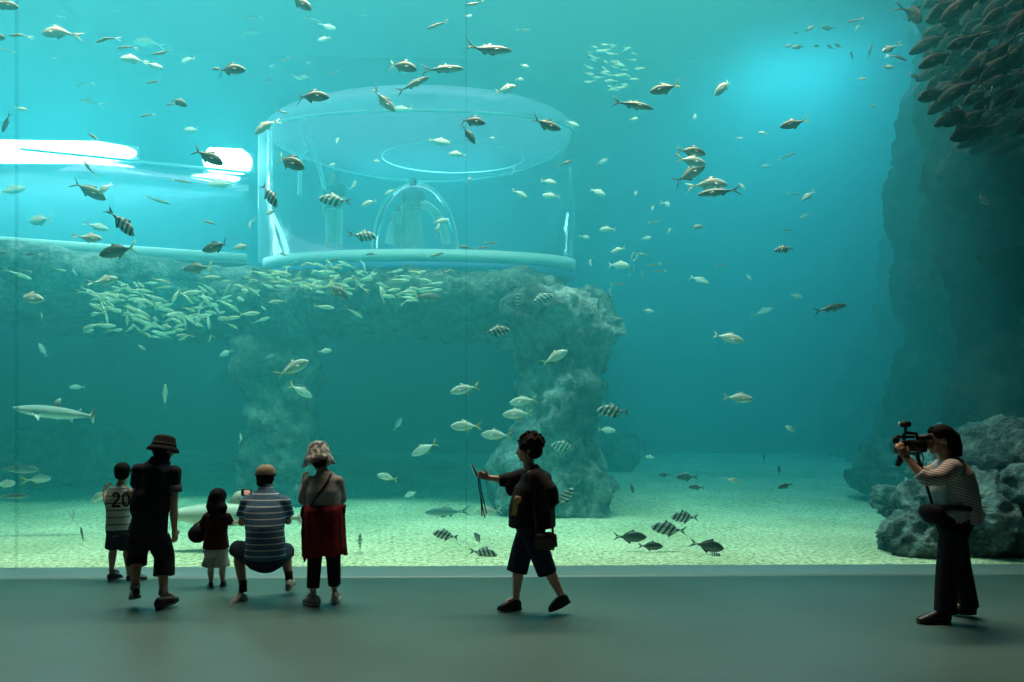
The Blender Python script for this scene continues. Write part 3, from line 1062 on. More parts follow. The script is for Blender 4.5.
# ---- the boy in the striped jersey
def boy():
    s = .76
    f = Fig('boy in pale striped sleeveless top numbered 20 and dark shorts, holding something to his face', 7.47, 120, FWD * .97 - RGT * .22, s, M_skin)
    q = f.q
    hip, waist, chest, shm, neck = q(119, 530, .0), q(118.5, 517, .0), q(119, 499, .01), q(120.5, 490, .02), q(121.5, 482.5, .04)
    hc = q(122.5, 473.5, .06); HB = basis(FWD - RGT * .35)
    shL, shR = q(111, 492), q(130.5, 492)
    elL, wrL = q(107, 505.5, .06), q(104, 492, .17)
    elR, wrR = q(135, 504, .05), q(130, 493, .17)
    hpL, hpR = q(114, 533), q(124.5, 533)
    knL, anL = q(113.5, 549, .03), q(111.5, 569.5, -.0)
    knR, anR = q(127, 550, .05), q(129, 571.5, .02)
    toL, toR = q(122, 573, .03), q(146, 576, .03)
    bm = bmesh.new()
    f.torso(bm, hip, waist, chest, shm, neck)
    tube(bm, [shm, neck, hc - UP * .04], [.05, .042, .042], n=12)
    head_shape(bm, hc, HB, .88)
    f.arm(bm, shL, elL, wrL); f.arm(bm, shR, elR, wrR)
    hand_shape(bm, wrL, UP * .8 + FWD * .4 + RGT * .3, RGT, s, -1, .6)
    hand_shape(bm, wrR, UP * .7 - RGT * .5 + FWD * .4, -RGT, s, 1, .6)
    f.leg(bm, hpL, knL, anL, toL); f.leg(bm, hpR, knR, anR, toR)
    fuse('body', bm, .007, M_skin, f.root, 2)
    f.eyes(hc, HB, .88)
    R, F, U = HB
    bm = bmesh.new(); ballB(bm, hc - F * .012 + U * .035, (.084, .100, .090), HB, 18)
    ballB(bm, hc - F * .045 - U * .02, (.072, .05, .055), HB, 14)
    fuse('hair', bm, .007, M_hair, f.root, 1)
    M = cloth('striped_jersey', (.66, .64, .62), stripes=((.13, .13, .15), 13.0, .17, 2))
    bm = bmesh.new()
    f.torso(bm, hip, waist, chest, shm, shm.lerp(neck, .5), 1.0, .016, low=q(118.5, 524.5, 0))
    ballB(bm, shm - UP * .02, (.118, .082, .045), f.B)
    j = fuse('jersey', bm, .009, M, f.root, 3)
    bpy.context.view_layer.update()
    for d in ([(112.8, 495.5), (114.3, 493.2), (117.8, 493.0), (119.6, 495.6), (118.6, 499), (114.6, 503), (112.6, 506.5), (116.5, 506), (120.2, 506.3)],
              [(126.2, 492.6), (123.6, 494.6), (122.7, 499.5), (123.8, 504.6), (126.2, 506), (128.6, 504.2), (129.4, 499.3), (128.6, 494.4), (126.2, 492.6)]):
        on_back(j, f, d, .0105, 'number', M_blk, j, lift=.001)
    bm = bmesh.new()
    tube(bm, [waist - UP * .05, hip, hip - UP * .05], [(.125, .09), (.134, .1), (.12, .09)], n=20, flat=f.R)
    tube(bm, [hpL, q(112.8, 548.5, .02)], [.074, .080], n=16)
    tube(bm, [hpR, q(126.5, 549.5, .03)], [.074, .080], n=16)
    fuse('shorts', bm, .009, cloth('dark_denim', (.035, .05, .075)), f.root, 3)
    f.shoes([(q(107.8, 580.3, -.04), q(122.8, 578.0, .03)), (q(126.5, 581.0, -.02), q(147.5, 580, .04))], mat('grey_sneaker', (.12, .12, .13), rough=.6), M_sole, .8)


# ---- the little girl
def girl():
    s = .63
    f = Fig('little girl with long black hair, maroon top and white shorts, from behind', 7.2, 216.5, FWD, s, M_skin2)
    q = f.q
    hip, waist, chest, shm, neck = q(216, 551, .0), q(216, 541, .0), q(216.5, 526, .0), q(217, 515.5, .0), q(217.5, 509.5, .01)
    hc = q(218.3, 499, .02); HB = basis(FWD - UP * .1)
    shL, shR = q(207, 517), q(227, 517)
    elL, wrL = q(201.5, 529, .06), q(199.5, 525, .14)
    elR, wrR = q(230.5, 525, .07), q(235, 524, .16)
    hpL, hpR = q(211.5, 553), q(221.5, 553)
    knL, anL = q(211, 567, .01), q(211, 581.5, 0)
    knR, anR = q(222.5, 567, .01), q(222.5, 580.5, .02)
    toL, toR = q(210, 585, .12), q(224, 584, .12)
    bm = bmesh.new()
    f.torso(bm, hip, waist, chest, shm, neck)
    tube(bm, [shm, neck, hc - UP * .04], [.04, .036, .036], n=12)
    head_shape(bm, hc, HB, .86)
    f.arm(bm, shL, elL, wrL); f.arm(bm, shR, elR, wrR)
    hand_shape(bm, wrL, -RGT * .6 + FWD * .6 - UP * .1, -UP, s * 1.05, 1, .5)
    hand_shape(bm, wrR, RGT * .5 + FWD * .8, -UP, s * 1.05, -1, .5)
    f.leg(bm, hpL, knL, anL, toL); f.leg(bm, hpR, knR, anR, toR)
    fuse('body', bm, .0065, M_skin2, f.root, 2)
    f.eyes(hc, HB, .86)
    R, F, U = HB
    bm = bmesh.new()
    ballB(bm, hc - F * .014 + U * .03, (.086, .098, .088), HB, 18)
    tube(bm, [hc - F * .04 + U * .02, hc - F * .06 - U * .06, q(218, 509, -.08), q(218, 514.5, -.09)], [(.088, .06), (.100, .055), (.103, .04), (.080, .02)], n=18, flat=R)
    fuse('long_hair', bm, .007, M_hair, f.root, 2)
    bm = bmesh.new()
    f.torso(bm, hip, waist, chest, shm, shm.lerp(neck, .6), 1.0, .018, low=q(215.8, 547.5, 0))
    tube(bm, [q(216, 532, 0), q(216, 548, 0)], [(.115, .09), (.137, .11)], n=20, flat=f.R)
    for sh, el in ((shL, elL), (shR, elR)):
        tube(bm, [sh, sh.lerp(el, .75)], [.045, .045], n=14)
        ballB(bm, sh, (.046,) * 3, f.B)
    fuse('top', bm, .009, cloth('maroon_top', (.055, .008, .014)), f.root, 3)
    bm = bmesh.new()
    tube(bm, [q(216, 545), hip, hip - UP * .05], [(.118, .09), (.128, .1), (.12, .09)], n=20, flat=f.R)
    tube(bm, [hpL, q(209.0, 566.5, .0)], [.058, .079], n=16)
    tube(bm, [hpR, q(222.8, 566.5, .01)], [.058, .079], n=16)
    fuse('shorts', bm, .008, cloth('white_shorts', (.55, .52, .50)), f.root, 3)
    f.shoes([(q(211.3, 587.5, -.06), q(210, 587.5, .10)), (q(222.6, 586, -.05), q(224, 586, .11))], M_darkshoe, M_dsole, .66)
    # the round bag at her left side
    t = thing('shoulder_bag', 'round black bag hanging at the left hip of the little girl', 'bag', q(197.5, 535, .0))
    bm = bmesh.new()
    ballB(bm, q(197.5, 534.5, .02), (.098, .075, .092), f.B, 20)
    link_mesh('bag_body', bm, M_blk, t)
    bm = bmesh.new()
    tube(bm, [q(190.5, 529, .02), q(200, 522, .04), q(207, 513, .0), q(208, 511.5, -.02)], .008, n=8)
    link_mesh('strap', bm, M_black, t)


# ---- the squatting man
def squatting_man():
    f = Fig('squatting man in tan cap and blue shirt with white stripes, photographing the tank', 6.62, 264, FWD, 1.0, M_skin)
    q = f.q
    hip, waist, chest, shm, neck = q(265, 553, -.06), q(265, 538, -.07), q(265, 512, .02), q(265.5, 498.5, .06), q(266, 488, .11)
    hc = q(266, 480, .15); HB = basis(FWD - UP * .1)
    shL, shR = q(248.5, 503, .05), q(283, 503, .05)
    elL, wrL = q(241.5, 525, .12), q(246, 507, .32)
    elR, wrR = q(288, 524, .16), q(275, 512, .36)
    hpL, hpR = q(258, 557, .0), q(274, 557, .0)
    knL, anL = q(238.5, 552, .16), q(243, 588, .02)
    knR, anR = q(285.5, 557, .30), q(289, 583, .22)
    toL, toR = q(234, 602, -.05), q(292, 592, .40)
    bm = bmesh.new()
    f.torso(bm, hip, waist, chest, shm, neck)
    tube(bm, [shm, neck, hc - UP * .03], [.065, .056, .054], n=12)
    head_shape(bm, hc, HB, .96)
    f.arm(bm, shL, elL, wrL); f.arm(bm, shR, elR, wrR)
    hand_shape(bm, wrL, UP * .6 + RGT * .2 + FWD * .3, RGT, 1.0, -1, .7)
    hand_shape(bm, wrR, -RGT * .8 + UP * .4 + FWD * .2, -RGT + UP * .3, 1.0, 1, .7)
    f.leg(bm, hpL, knL, anL, toL); f.leg(bm, hpR, knR, anR, toR)
    fuse('body', bm, .0075, M_skin, f.root, 2)
    f.eyes(hc, HB, .96)
    R, F, U = HB
    bm = bmesh.new(); ballB(bm, hc - F * .02 + U * .012, (.086, .092, .085), HB, 18)
    ballB(bm, hc - F * .045 - U * .04, (.078, .048, .055), HB, 14)
    fuse('hair', bm, .007, M_hair, f.root, 1)
    # cap
    bm = bmesh.new()
    n = 32
    rings = []
    for k in range(9):
        a = k / 8 * PI / 2
        rings.append([bm.verts.new(hc + U * (.042 + .100 * math.sin(a)) + R * (.099 * math.cos(a) ** .7 * math.cos(2 * PI * i / n)) + F * (.108 * math.cos(a) ** .7 * math.sin(2 * PI * i / n) - .01)) for i in range(n)])
    for a, b in zip(rings, rings[1:]):
        for i in range(n): bm.faces.new((a[i], a[(i + 1) % n], b[(i + 1) % n], b[i]))
    bm.faces.new(rings[0][::-1])
    capm = mat('tan_cap', (.36, .27, .20), rough=.85, noise_amt=.15, scale=15)
    cp = link_mesh('cap', bm, capm, f.root)
    bm = bmesh.new()
    tube(bm, [hc + U * .048 + F * .085, hc + U * .046 + F * .13, hc + U * .036 + F * .17], [(.075, .007), (.07, .007), (.04, .006)], n=14, flat=R)
    link_mesh('peak', bm, capm, cp)
    bm = bmesh.new()
    rings = [[bm.verts.new(hc + U * (.03 + z) + R * (.1005 * math.cos(2 * PI * i / n)) + F * (.109 * math.sin(2 * PI * i / n) - .01)) for i in range(n)] for z in (.0, .020)]
    for i in range(n): bm.faces.new((rings[0][i], rings[0][(i + 1) % n], rings[1][(i + 1) % n], rings[1][i]))
    bm.faces.new(rings[0][::-1]); bm.faces.new(rings[1])
    link_mesh('cap_band', bm, mat('dark_band', (.05, .035, .03)), cp)
    # polo shirt
    M = cloth('blue_striped_shirt', (.085, .17, .31), stripes=((.60, .68, .74), 17.5, .17, 2))
    bm = bmesh.new()
    tube(bm, [q(265.5, 556, -.07), q(265.5, 545, -.08), q(265, 530, -.06), q(265, 512, .01), q(265, 500, .05), q(265.5, 493, .08), q(266, 489.5, .10)],
         [(.198, .15), (.190, .15), (.180, .145), (.205, .14), (.185, .10), (.11, .08), (.065, .06)], n=24, flat=RGT)
    for sh, el in ((shL, elL), (shR, elR)):
        ballB(bm, sh, (.078, .08, .072), f.B)
        tube(bm, [sh, sh.lerp(el, .66)], [.076, .078], n=14)
    sh_ = fuse('shirt', bm, .011, M, f.root, 4)
    bm = bmesh.new()
    tube(bm, [q(265.5, 493.5, .075), q(266, 487, .11)], [(.088, .075), (.068, .062)], n=18, flat=f.R)
    link_mesh('collar', bm, M, sh_)
    # shorts
    bm = bmesh.new()
    tube(bm, [q(265, 552, -.05), q(265, 560, -.02), q(266, 565, .04)], [(.190, .15), (.19, .15), (.13, .10)], n=20, flat=f.R)
    for hp, kn in ((hpL, knL), (hpR, knR)):
        tube(bm, [hp, hp.lerp(kn, .5), hp.lerp(kn, 1.02)], [.125, .110, .088], n=16)
        ballB(bm, kn, (.088,) * 3, f.B)
        tube(bm, [kn, kn - UP * .05], [.088, .085], n=14)
    fuse('shorts', bm, .011, M_navy, f.root, 4)
    for an in (anL, anR):
        bm = bmesh.new(); tube(bm, [an + UP * .07, an - UP * .04], [.037, .039], n=12)
        link_mesh('sock', bm, M_blk, f.root)
    f.shoes([(q(247, 603.5, .03), q(229.5, 605.0, -.10)), (q(288, 595, .14), q(293.0, 593.5, .36))], M_paleshoe, M_sole, 1.02)
    # the compact camera he holds up
    t = thing('compact_camera', 'small compact camera with lit screen held up by the squatting man', 'camera', q(248, 496, .40))
    c = q(246.5, 496.5, .40)
    bm = bmesh.new()
    r = bmesh.ops.create_cube(bm, size=1)
    for v in r['verts']: v.co = c + RGT * (v.co.x * .105) + FWD * (v.co.y * .03) + UP * (v.co.z * .07)
    bmesh.ops.bevel(bm, geom=bm.edges[:], offset=.006, segments=2, affect='EDGES')
    link_mesh('camera_body', bm, M_black, t)
    bm = bmesh.new()
    r = bmesh.ops.create_cube(bm, size=1)
    for v in r['verts']: v.co = c + RGT * (v.co.x * .062 + .012) - FWD * .0165 + FWD * (v.co.y * .002) + UP * (v.co.z * .048)
    link_mesh('screen', bm, mat('lit_screen', (.5, .4, .3), emit=((1, .72, .5), .35)), t)
    bm = bmesh.new()
    tube(bm, [c + FWD * .015, c + FWD * .05], [.025, .022], n=16)
    link_mesh('lens', bm, M_metal, t)


# ---- the woman in the patterned hat
def woman_in_hat():
    f = Fig('woman in pale patterned sun hat and grey blouse, red jacket tied round her waist', 6.47, 324, FWD, .95, M_skin2)
    q = f.q
    hip, waist, chest, shm, neck = q(324, 527, .0), q(323.5, 506, .0), q(323.5, 488, .02), q(324, 478.5, .03), q(322, 470, .06)
    hc = q(318.5, 459, .10); HB = basis(FWD * .9 - RGT * .42 - UP * .22)
    shL, shR = q(309.5, 482, .02), q(337.5, 482, .02)
    elL, wrL = q(303.5, 501, .12), q(303, 486, .26)
    elR, wrR = q(341, 501, .14), q(325, 492, .28)
    hpL, hpR = q(316.5, 533, 0), q(331.5, 533, 0)
    knL, anL = q(314.5, 562, .02), q(313, 590, -.02)
    knR, anR = q(333.5, 562, .03), q(334.5, 589, .06)
    toL, toR = q(305, 602, .06), q(336, 601, .22)
    bm = bmesh.new()
    f.torso(bm, hip, waist, chest, shm, neck)
    tube(bm, [shm, neck, hc - UP * .04], [.055, .048, .048], n=12)
    head_shape(bm, hc, HB, .92)
    f.arm(bm, shL, elL, wrL); f.arm(bm, shR, elR, wrR)
    hand_shape(bm, wrL, UP * .9 + FWD * .2, RGT, .92, -1, .7)
    hand_shape(bm, wrR, -RGT * .7 + UP * .5, -RGT, .92, 1, .7)
    f.leg(bm, hpL, knL, anL, toL); f.leg(bm, hpR, knR, anR, toR)
    fuse('body', bm, .0075, M_skin2, f.root, 2)
    f.eyes(hc, HB, .92)
    R, F, U = HB
    bm = bmesh.new(); ballB(bm, hc - F * .02 + U * .012, (.083, .092, .085), HB, 18)
    ballB(bm, hc - F * .045 - U * .045, (.070, .048, .06), HB, 14)
    fuse('hair', bm, .007, M_hair, f.root, 1)
    hatm = mat_print('flower_print', (.44, .42, .42), (.12, .12, .14), (.70, .68, .68), 26)
    bucket_hat(f, hc + U * .045 - F * .006, HB, .092, .112, .152, .115, hatm, drop=.095, band=False, wav=.07, name='sun_hat')
    M = cloth('grey_blouse', (.38, .35, .36), col2=(.28, .26, .27))
    bm = bmesh.new()
    tube(bm, [q(324, 518), q(324, 506), q(323.5, 492), q(324, 481, .02), q(324, 475.5, .03), q(322.5, 472, .04)], [(.165, .13), (.158, .125), (.162, .13), (.155, .10), (.10, .08), (.062, .058)], n=24, flat=RGT)
    for sh, el, wr in ((shL, elL, wrL), (shR, elR, wrR)):
        ballB(bm, sh, (.062,) * 3, f.B)
        tube(bm, [sh, el], [.062, .056], n=14)
        ballB(bm, el, (.054,) * 3, f.B)
        tube(bm, [el, el.lerp(wr, .75)], [.052, .044], n=14)
    bl = fuse('blouse', bm, .010, M, f.root, 3)
    # trousers
    bm = bmesh.new()
    tube(bm, [waist, hip, hip - UP * .09], [(.145, .11), (.165, .12), (.14, .11)], n=20, flat=f.R)
    for hp, kn, an in ((hpL, knL, anL), (hpR, knR, anR)):
        tube(bm, [hp, kn, kn.lerp(an, .92)], [.088, .068, .060], n=16)
    fuse('trousers', bm, .010, M_blk, f.root, 3)
    # jacket tied at the waist
    MR = cloth('red_jacket', (.22, .012, .018), col2=(.13, .006, .010))
    bm = bmesh.new()
    n = 60
    prof = [(505, .158, .125), (511, .172, .145), (522, .176, .15), (536, .178, .152), (547, .184, .156), (554.5, .190, .158)]
    rings = []
    for k, (y, a, b) in enumerate(prof):
        ring = []
        for i in range(n):
            t = 2 * PI * i / n
            w = 1 + .05 * math.sin(7 * t + k * .3) * (k / 5) + .03 * math.sin(13 * t)
            drop = (4 * math.sin(2 * t + .5) + 3 * math.sin(5 * t)) * .3 * (k / 5)
            ring.append(bm.verts.new(q(324 + .3 * k * .5, y + drop) + RGT * (a * w * math.cos(t)) + FWD * (b * w * math.sin(t))))
        rings.append(ring)
    for a, b in zip(rings, rings[1:]):
        for i in range(n): bm.faces.new((a[i], a[(i + 1) % n], b[(i + 1) % n], b[i]))
    o = link_mesh('tied_jacket', bm, MR, f.root)
    md = o.modifiers.new('t', 'SOLIDIFY'); md.thickness = .014
    bm = bmesh.new()
    tube(bm, [q(306.5, 512, -.05), q(305.5, 530, -.07), q(305, 548, -.07), q(304.5, 561, -.06)], [(.035, .02), (.045, .02), (.035, .018), (.010, .01)], n=10, flat=RGT)
    fuse('sleeve', bm, .009, MR, o, 2)
    bm = bmesh.new()
    tube(bm, [q(342, 509, -.02), q(343.5, 505, .0), q(343.5, 514, .0)], [.022, .03, .02], n=10)
    fuse('tied_knot', bm, .009, MR, o, 2)
    f.shoes([(q(319, 604, -.08), q(303.8, 604.5, .06)), (q(334.8, 602.5, -.03), q(336.3, 600.5, .2))], M_paleshoe, M_sole, .95)
    # bag strap across the back
    t = thing('crossbody_bag', 'black bag worn on a strap across the back of the woman in the patterned hat', 'bag', q(307, 520, .1))
    bpy.context.view_layer.update()
    st = on_back(bl, f, [(331, 473.5), (327.5, 482), (321, 491), (314, 501), (309, 508)], .011, 'strap', M_black, t, lift=.003)
    bm = bmesh.new()
    ballB(bm, q(304.5, 513, .03), (.03, .09, .075), f.B, 16)
    link_mesh('bag_body', bm, M_blk, t)


# ---- the walking woman
def walking_woman():
    f = Fig('woman with short curly black hair walking left, holding out a phone on a strap', 6.17, 527, -RGT, .98, M_skin2)
    q = f.q
    hip, waist, chest, shm, neck = q(531, 527, .0), q(531.5, 508, .0), q(533, 485, .0), q(533, 473, .0), q(528.5, 465, .0)
    hc = q(528, 449.5, .0); HB = basis(-RGT + FWD * .05 - UP * .05)
    shN, shF = q(537, 477, -.15), q(527, 477, .13)
    elN, wrN = q(546, 498, -.20), q(527, 499, -.16)
    elF, wrF = q(508, 482, .22), q(489, 479.5, .20)
    hpN, hpF = q(533, 534, -.08), q(528, 534, .08)
    knF, anF = q(517.5, 565, .06), q(516, 597, .05)
    knN, anN = q(544, 562, -.07), q(561, 594, -.04)
    toF, toN = q(499, 609, .05), q(550, 609, -.05)
    bm = bmesh.new()
    f.torso(bm, hip, waist, chest, shm, neck)
    tube(bm, [shm + UP * .01, neck, hc - UP * .05 + RGT * .005], [.06, .052, .05], n=12)
    head_shape(bm, hc, HB, .98)
    f.arm(bm, shN, elN, wrN); f.arm(bm, shF, elF, wrF)
    hand_shape(bm, wrN, -RGT + UP * .1, FWD, .96, 1, .8)
    hand_shape(bm, wrF, -RGT + UP * .35, -FWD, .96, 1, .95, .8)
    f.leg(bm, hpN, knN, anN, toN); f.leg(bm, hpF, knF, anF, toF)
    fuse('body', bm, .0075, M_skin2, f.root, 2)
    f.eyes(hc, HB, .98)
    R, F, U = HB
    bm = bmesh.new()
    rnd = random.Random(4)
    ballB(bm, hc - F * .030 + U * .045, (.098, .115, .108), HB, 18)
    ballB(bm, hc - F * .055 - U * .02, (.088, .08, .07), HB, 16)
    for k in range(60):
        a, b = rnd.uniform(0, 2 * PI), rnd.uniform(-.25, 1.4)
        v = R * (math.cos(a) * math.cos(b) * .095) + F * (math.sin(a) * math.cos(b) * .112) + U * (math.sin(b) * .11)
        c = hc - F * .034 + U * .048 + v
        if (c - hc).dot(F) > .062 and (c - hc).dot(U) < .07: continue
        ballB(bm, c, (.02,) * 3, HB, 8)
    fuse('curly_hair', bm, .007, M_hair, f.root, 1)
    # black inner top
    bm = bmesh.new()
    f.torso(bm, hip, waist, chest, shm, shm.lerp(neck, .7), 1.0, .018, low=q(531, 524, 0))
    fuse('top', bm, .010, M_blk, f.root, 3)
    # open jacket with wide sleeves
    M = cloth('black_jacket', (.013, .013, .017))
    bm = bmesh.new()
    tube(bm, [q(532, 526.5), q(532, 508), q(535, 490), q(536, 478), q(534, 470.5)], [(.235, .215), (.222, .21), (.205, .19), (.17, .135), (.085, .075)], n=24, flat=FWD)
    ballB(bm, q(540, 479, 0), (.155, .11, .085), f.B)
    for sh in (shN, shF): ballB(bm, sh + UP * .005, (.082,) * 3, f.B)
    tube(bm, [shN, q(547, 489, -.19), q(548.5, 502, -.19)], [.085, .098, .098], n=16)
    ballB(bm, q(549, 494, -.16), (.09, .09, .13), f.B)
    tube(bm, [q(547, 499, -.19), q(538, 500, -.19)], [.085, .062], n=14)
    tube(bm, [shF, q(514, 482, .2), elF, q(499, 482.5, .21)], [.085, .085, .07, .055], n=16)
    ballB(bm, q(511, 489, .17), (.06, .055, .085), f.B)
    jk = fuse('jacket', bm, .010, M, f.root, 3)
    # light necklace cord
    # navy cropped trousers
    bm = bmesh.new()
    tube(bm, [q(531, 519), hip, hip - UP * .08], [(.165, .125), (.172, .14), (.15, .12)], n=20, flat=FWD)
    tube(bm, [hpF, hpF.lerp(knF, .6), q(516.7, 573.5, .05)], [.105, .100, .098], n=16)
    tube(bm, [hpN, hpN.lerp(knN, .6), q(547.5, 572, -.07)], [.105, .098, .090], n=16)
    fuse('cropped_trousers', bm, .010, M_navy, f.root, 3)
    f.shoes([(q(521.5, 611.5, .05), q(497.5, 611.5, .05)), (q(570.5, 601, -.04), q(549.5, 610.5, -.05))], M_darkshoe, M_dsole, 1.0)
    # shoulder bag
    t = thing('shoulder_bag', 'dark brown shoulder bag hanging behind the hip of the walking woman', 'bag', q(545, 536, -.25))
    bm = bmesh.new()
    r = bmesh.ops.create_cube(bm, size=1)
    for v in r['verts']: v.co = q(545.5, 536.5, -.24) + RGT * (v.co.x * .19 * (1 + .12 * (v.co.z < 0))) + FWD * (v.co.y * .08) + UP * (v.co.z * .155)
    bmesh.ops.bevel(bm, geom=bm.edges[:], offset=.028, segments=3, affect='EDGES')
    bagm = mat('brown_leather', (.035, .018, .014), rough=.45)
    link_mesh('bag_body', bm, bagm, t)
    bm = bmesh.new()
    r = bmesh.ops.create_cube(bm, size=1)
    for v in r['verts']: v.co = q(545.5, 533.3, -.285) + RGT * (v.co.x * .185) + FWD * (v.co.y * .012) + UP * (v.co.z * .085)
    bmesh.ops.bevel(bm, geom=bm.edges[:], offset=.005, segments=2, affect='EDGES')
    link_mesh('flap', bm, bagm, t)
    bm = bmesh.new()
    tube(bm, [q(553, 529, -.25), q(551, 508, -.29), q(544, 488, -.275), q(538, 474, -.18)], .011, n=8)
    tube(bm, [q(537, 529, -.25), q(534, 505, -.235), q(536, 488, -.235), q(538, 474, -.18)], .011, n=8)
    link_mesh('strap', bm, bagm, t)
    # yellow tag in her near hand
    o = bxo('yellow_ticket', (0, 0, 0), (.045, .004, .15), mat('yellow_card', (.62, .56, .14), rough=.6), bevel=.001)
    o.location = q(511.5, 512, -.22); o.rotation_euler = (0, .12, YAW)
    tag(o, 'yellow card hanging in front of the black jacket of the walking woman', 'card')
    # the phone with its strap in the stretched hand
    t = thing('phone', 'phone held out by the walking woman, its black strap hanging down', 'phone', q(476, 474, .2))
    c = q(474.5, 472, .2)
    bm = bmesh.new()
    ax = (UP - RGT * .42).normalized(); xx = (RGT + UP * .42).normalized()
    r = bmesh.ops.create_cube(bm, size=1)
    for v in r['verts']: v.co = c + xx * (v.co.x * .016) + FWD * (v.co.y * .055) + ax * (v.co.z * .125)
    bmesh.ops.bevel(bm, geom=bm.edges[:], offset=.004, segments=2, affect='EDGES')
    link_mesh('phone_body', bm, M_black, t)
    bm = bmesh.new()
    r = bmesh.ops.create_cube(bm, size=1)
    for v in r['verts']: v.co = c - xx * .0085 + xx * (v.co.x * .002) + FWD * (v.co.y * .048) + ax * (v.co.z * .11)
    link_mesh('screen', bm, mat('phone_screen', (.2, .25, .25), emit=((.8, 1, 1), .5)), t)
    bm = bmesh.new()
    tube(bm, [q(478, 479, .19), q(479, 490, .18), q(481.5, 502, .18), q(483, 512, .18), q(485, 521, .18), q(486.5, 516, .19), q(484, 505, .19), q(481, 492, .19), q(479.5, 480, .19)], .006, n=6)
    tube(bm, [q(480.5, 496, .18), q(481.5, 508, .18), q(482, 519, .19)], .007, n=6)
    link_mesh('strap', bm, M_black, t)


# ---- the man filming
def cameraman():
    f = Fig('man with shoulder-length dark hair filming the tank with a camcorder at his eye', 5.93, 950, -RGT, 1.04, M_skin)
    q = f.q
    hip, waist, chest, shm, neck = q(954, 521, .0), q(951.5, 502, .0), q(950, 478, .0), q(948, 463.5, .0), q(944, 453, .0)
    hc = q(938, 440, -.01); HB = basis(-RGT - UP * .12 + FWD * .05)
    shN, shF = q(951.5, 467, -.17), q(943, 466, .15)
    elN, wrN = q(925, 476.5, -.20), q(905, 457, -.10)
    elF, wrF = q(922, 474, .15), q(907, 458, .10)
    hpN, hpF = q(955, 528, -.08), q(951, 528, .08)
    knN, anN = q(947.5, 566, -.07), q(944.5, 608, -.06)
    knF, anF = q(960, 566, .10), q(968.5, 606, .12)
    toN, toF = q(922, 617, -.08), q(952, 612, .14)
    bm = bmesh.new()
    f.torso(bm, hip, waist, chest, shm, neck, .95)
    tube(bm, [shm + UP * .01, neck, hc - UP * .04 + RGT * .01], [.062, .056, .054], n=12)
    head_shape(bm, hc, HB, 1.0)
    f.arm(bm, shN, elN, wrN); f.arm(bm, shF, elF, wrF)
    hand_shape(bm, wrN, UP * .9 - RGT * .35, FWD, 1.0, -1, .55, .6)
    hand_shape(bm, wrF, UP * .7 - RGT * .5, -FWD, 1.0, 1, .5)
    f.leg(bm, hpN, knN, anN, toN); f.leg(bm, hpF, knF, anF, toF)
    fuse('body', bm, .0075, M_skin, f.root, 2)
    f.eyes(hc, HB, 1.0)
    R, F, U = HB
    bm = bmesh.new()
    ballB(bm, hc - F * .028 + U * .045, (.090, .105, .092), HB, 18)
    tube(bm, [hc - F * .045 + U * .05, q(949.5, 439, 0), q(953, 448, 0), q(956.5, 456, 0)], [(.088, .085), (.094, .082), (.098, .062), (.075, .02)], n=16, flat=FWD)
    tube(bm, [hc + F * .03 + U * .105, hc + F * .075 + U * .075], [.035, .015], n=10)
    fuse('long_hair', bm, .007, M_hair, f.root, 2)
    # white T-shirt
    bm = bmesh.new()
    f.torso(bm, hip, waist, chest, shm, shm.lerp(neck, .6), .96, .018, low=q(953, 509, 0))
    tube(bm, [q(943, 505), q(941, 490), q(942, 475)], [(.12, .07), (.13, .08), (.12, .07)], n=16, flat=FWD)
    fuse('t_shirt', bm, .010, cloth('white_tshirt', (.42, .45, .45)), f.root, 3)
    # striped shirt worn open
    M = cloth('fine_striped_shirt', (.60, .56, .56), stripes=((.12, .11, .12), 44.0, .27, 2), rot=(0, -.30, 0))
    bm = bmesh.new()
    tube(bm, [q(964.5, 521.5, 0), q(962, 505), q(955.5, 488), q(951.5, 474, 0), q(949, 463, 0), q(946.5, 457.5, 0)], [(.20, .095), (.195, .115), (.20, .155), (.185, .155), (.13, .105), (.075, .065)], n=24, flat=FWD)
    tube(bm, [shN, q(939, 476, -.21), elN, q(918.5, 471.5, -.18)], [.078, .074, .066, .054], n=16)
    ballB(bm, shN, (.085, .085, .08), f.B)
    tube(bm, [shF, q(934, 474, .17), elF, q(917, 470, .15)], [.078, .072, .062, .052], n=16)
    fuse('striped_shirt', bm, .010, M, f.root, 3)
    bm = bmesh.new()
    tube(bm, [q(954, 505), hip, hip - UP * .07], [(.155, .125), (.170, .145), (.15, .13)], n=20, flat=FWD)
    tube(bm, [hpN, hpN.lerp(knN, .5), knN, knN.lerp(anN, .55), q(945.5, 611, -.06)], [.112, .104, .088, .086, .088], n=16)
    tube(bm, [hpF, hpF.lerp(knF, .5), knF, knF.lerp(anF, .55), q(969, 611, .12)], [.108, .100, .084, .080, .080], n=16)
    fuse('trousers', bm, .010, M_blk, f.root, 3)
    f.shoes([(q(950, 620.5, -.06), q(917.5, 620.5, -.08)), (q(976, 618.0, .12), q(951, 618.0, .16))], M_darkshoe, M_dsole, 1.1)
    # waist bag
    t = thing('waist_bag', 'black waist bag worn in front by the man filming', 'bag', q(931, 514, 0))
    bm = bmesh.new()
    ballB(bm, q(932.5, 513.5, -.03), (.14, .085, .085), f.B, 20)
    ballB(bm, q(927, 511, -.03), (.10, .05, .065), f.B, 16)
    fuse('bag_body', bm, .010, M_blk, t, 2)
    bm = bmesh.new()
    n = 40
    pts = [q(953, 506.5 + 1.0 * math.cos(2 * PI * i / n)) + FWD * (.185 * math.sin(2 * PI * i / n)) + RGT * (.178 * math.cos(2 * PI * i / n)) for i in range(n + 1)]
    tube(bm, pts, [(.022, .006)] * (n + 1), n=8, flat=UP)
    link_mesh('belt', bm, M_black, t)
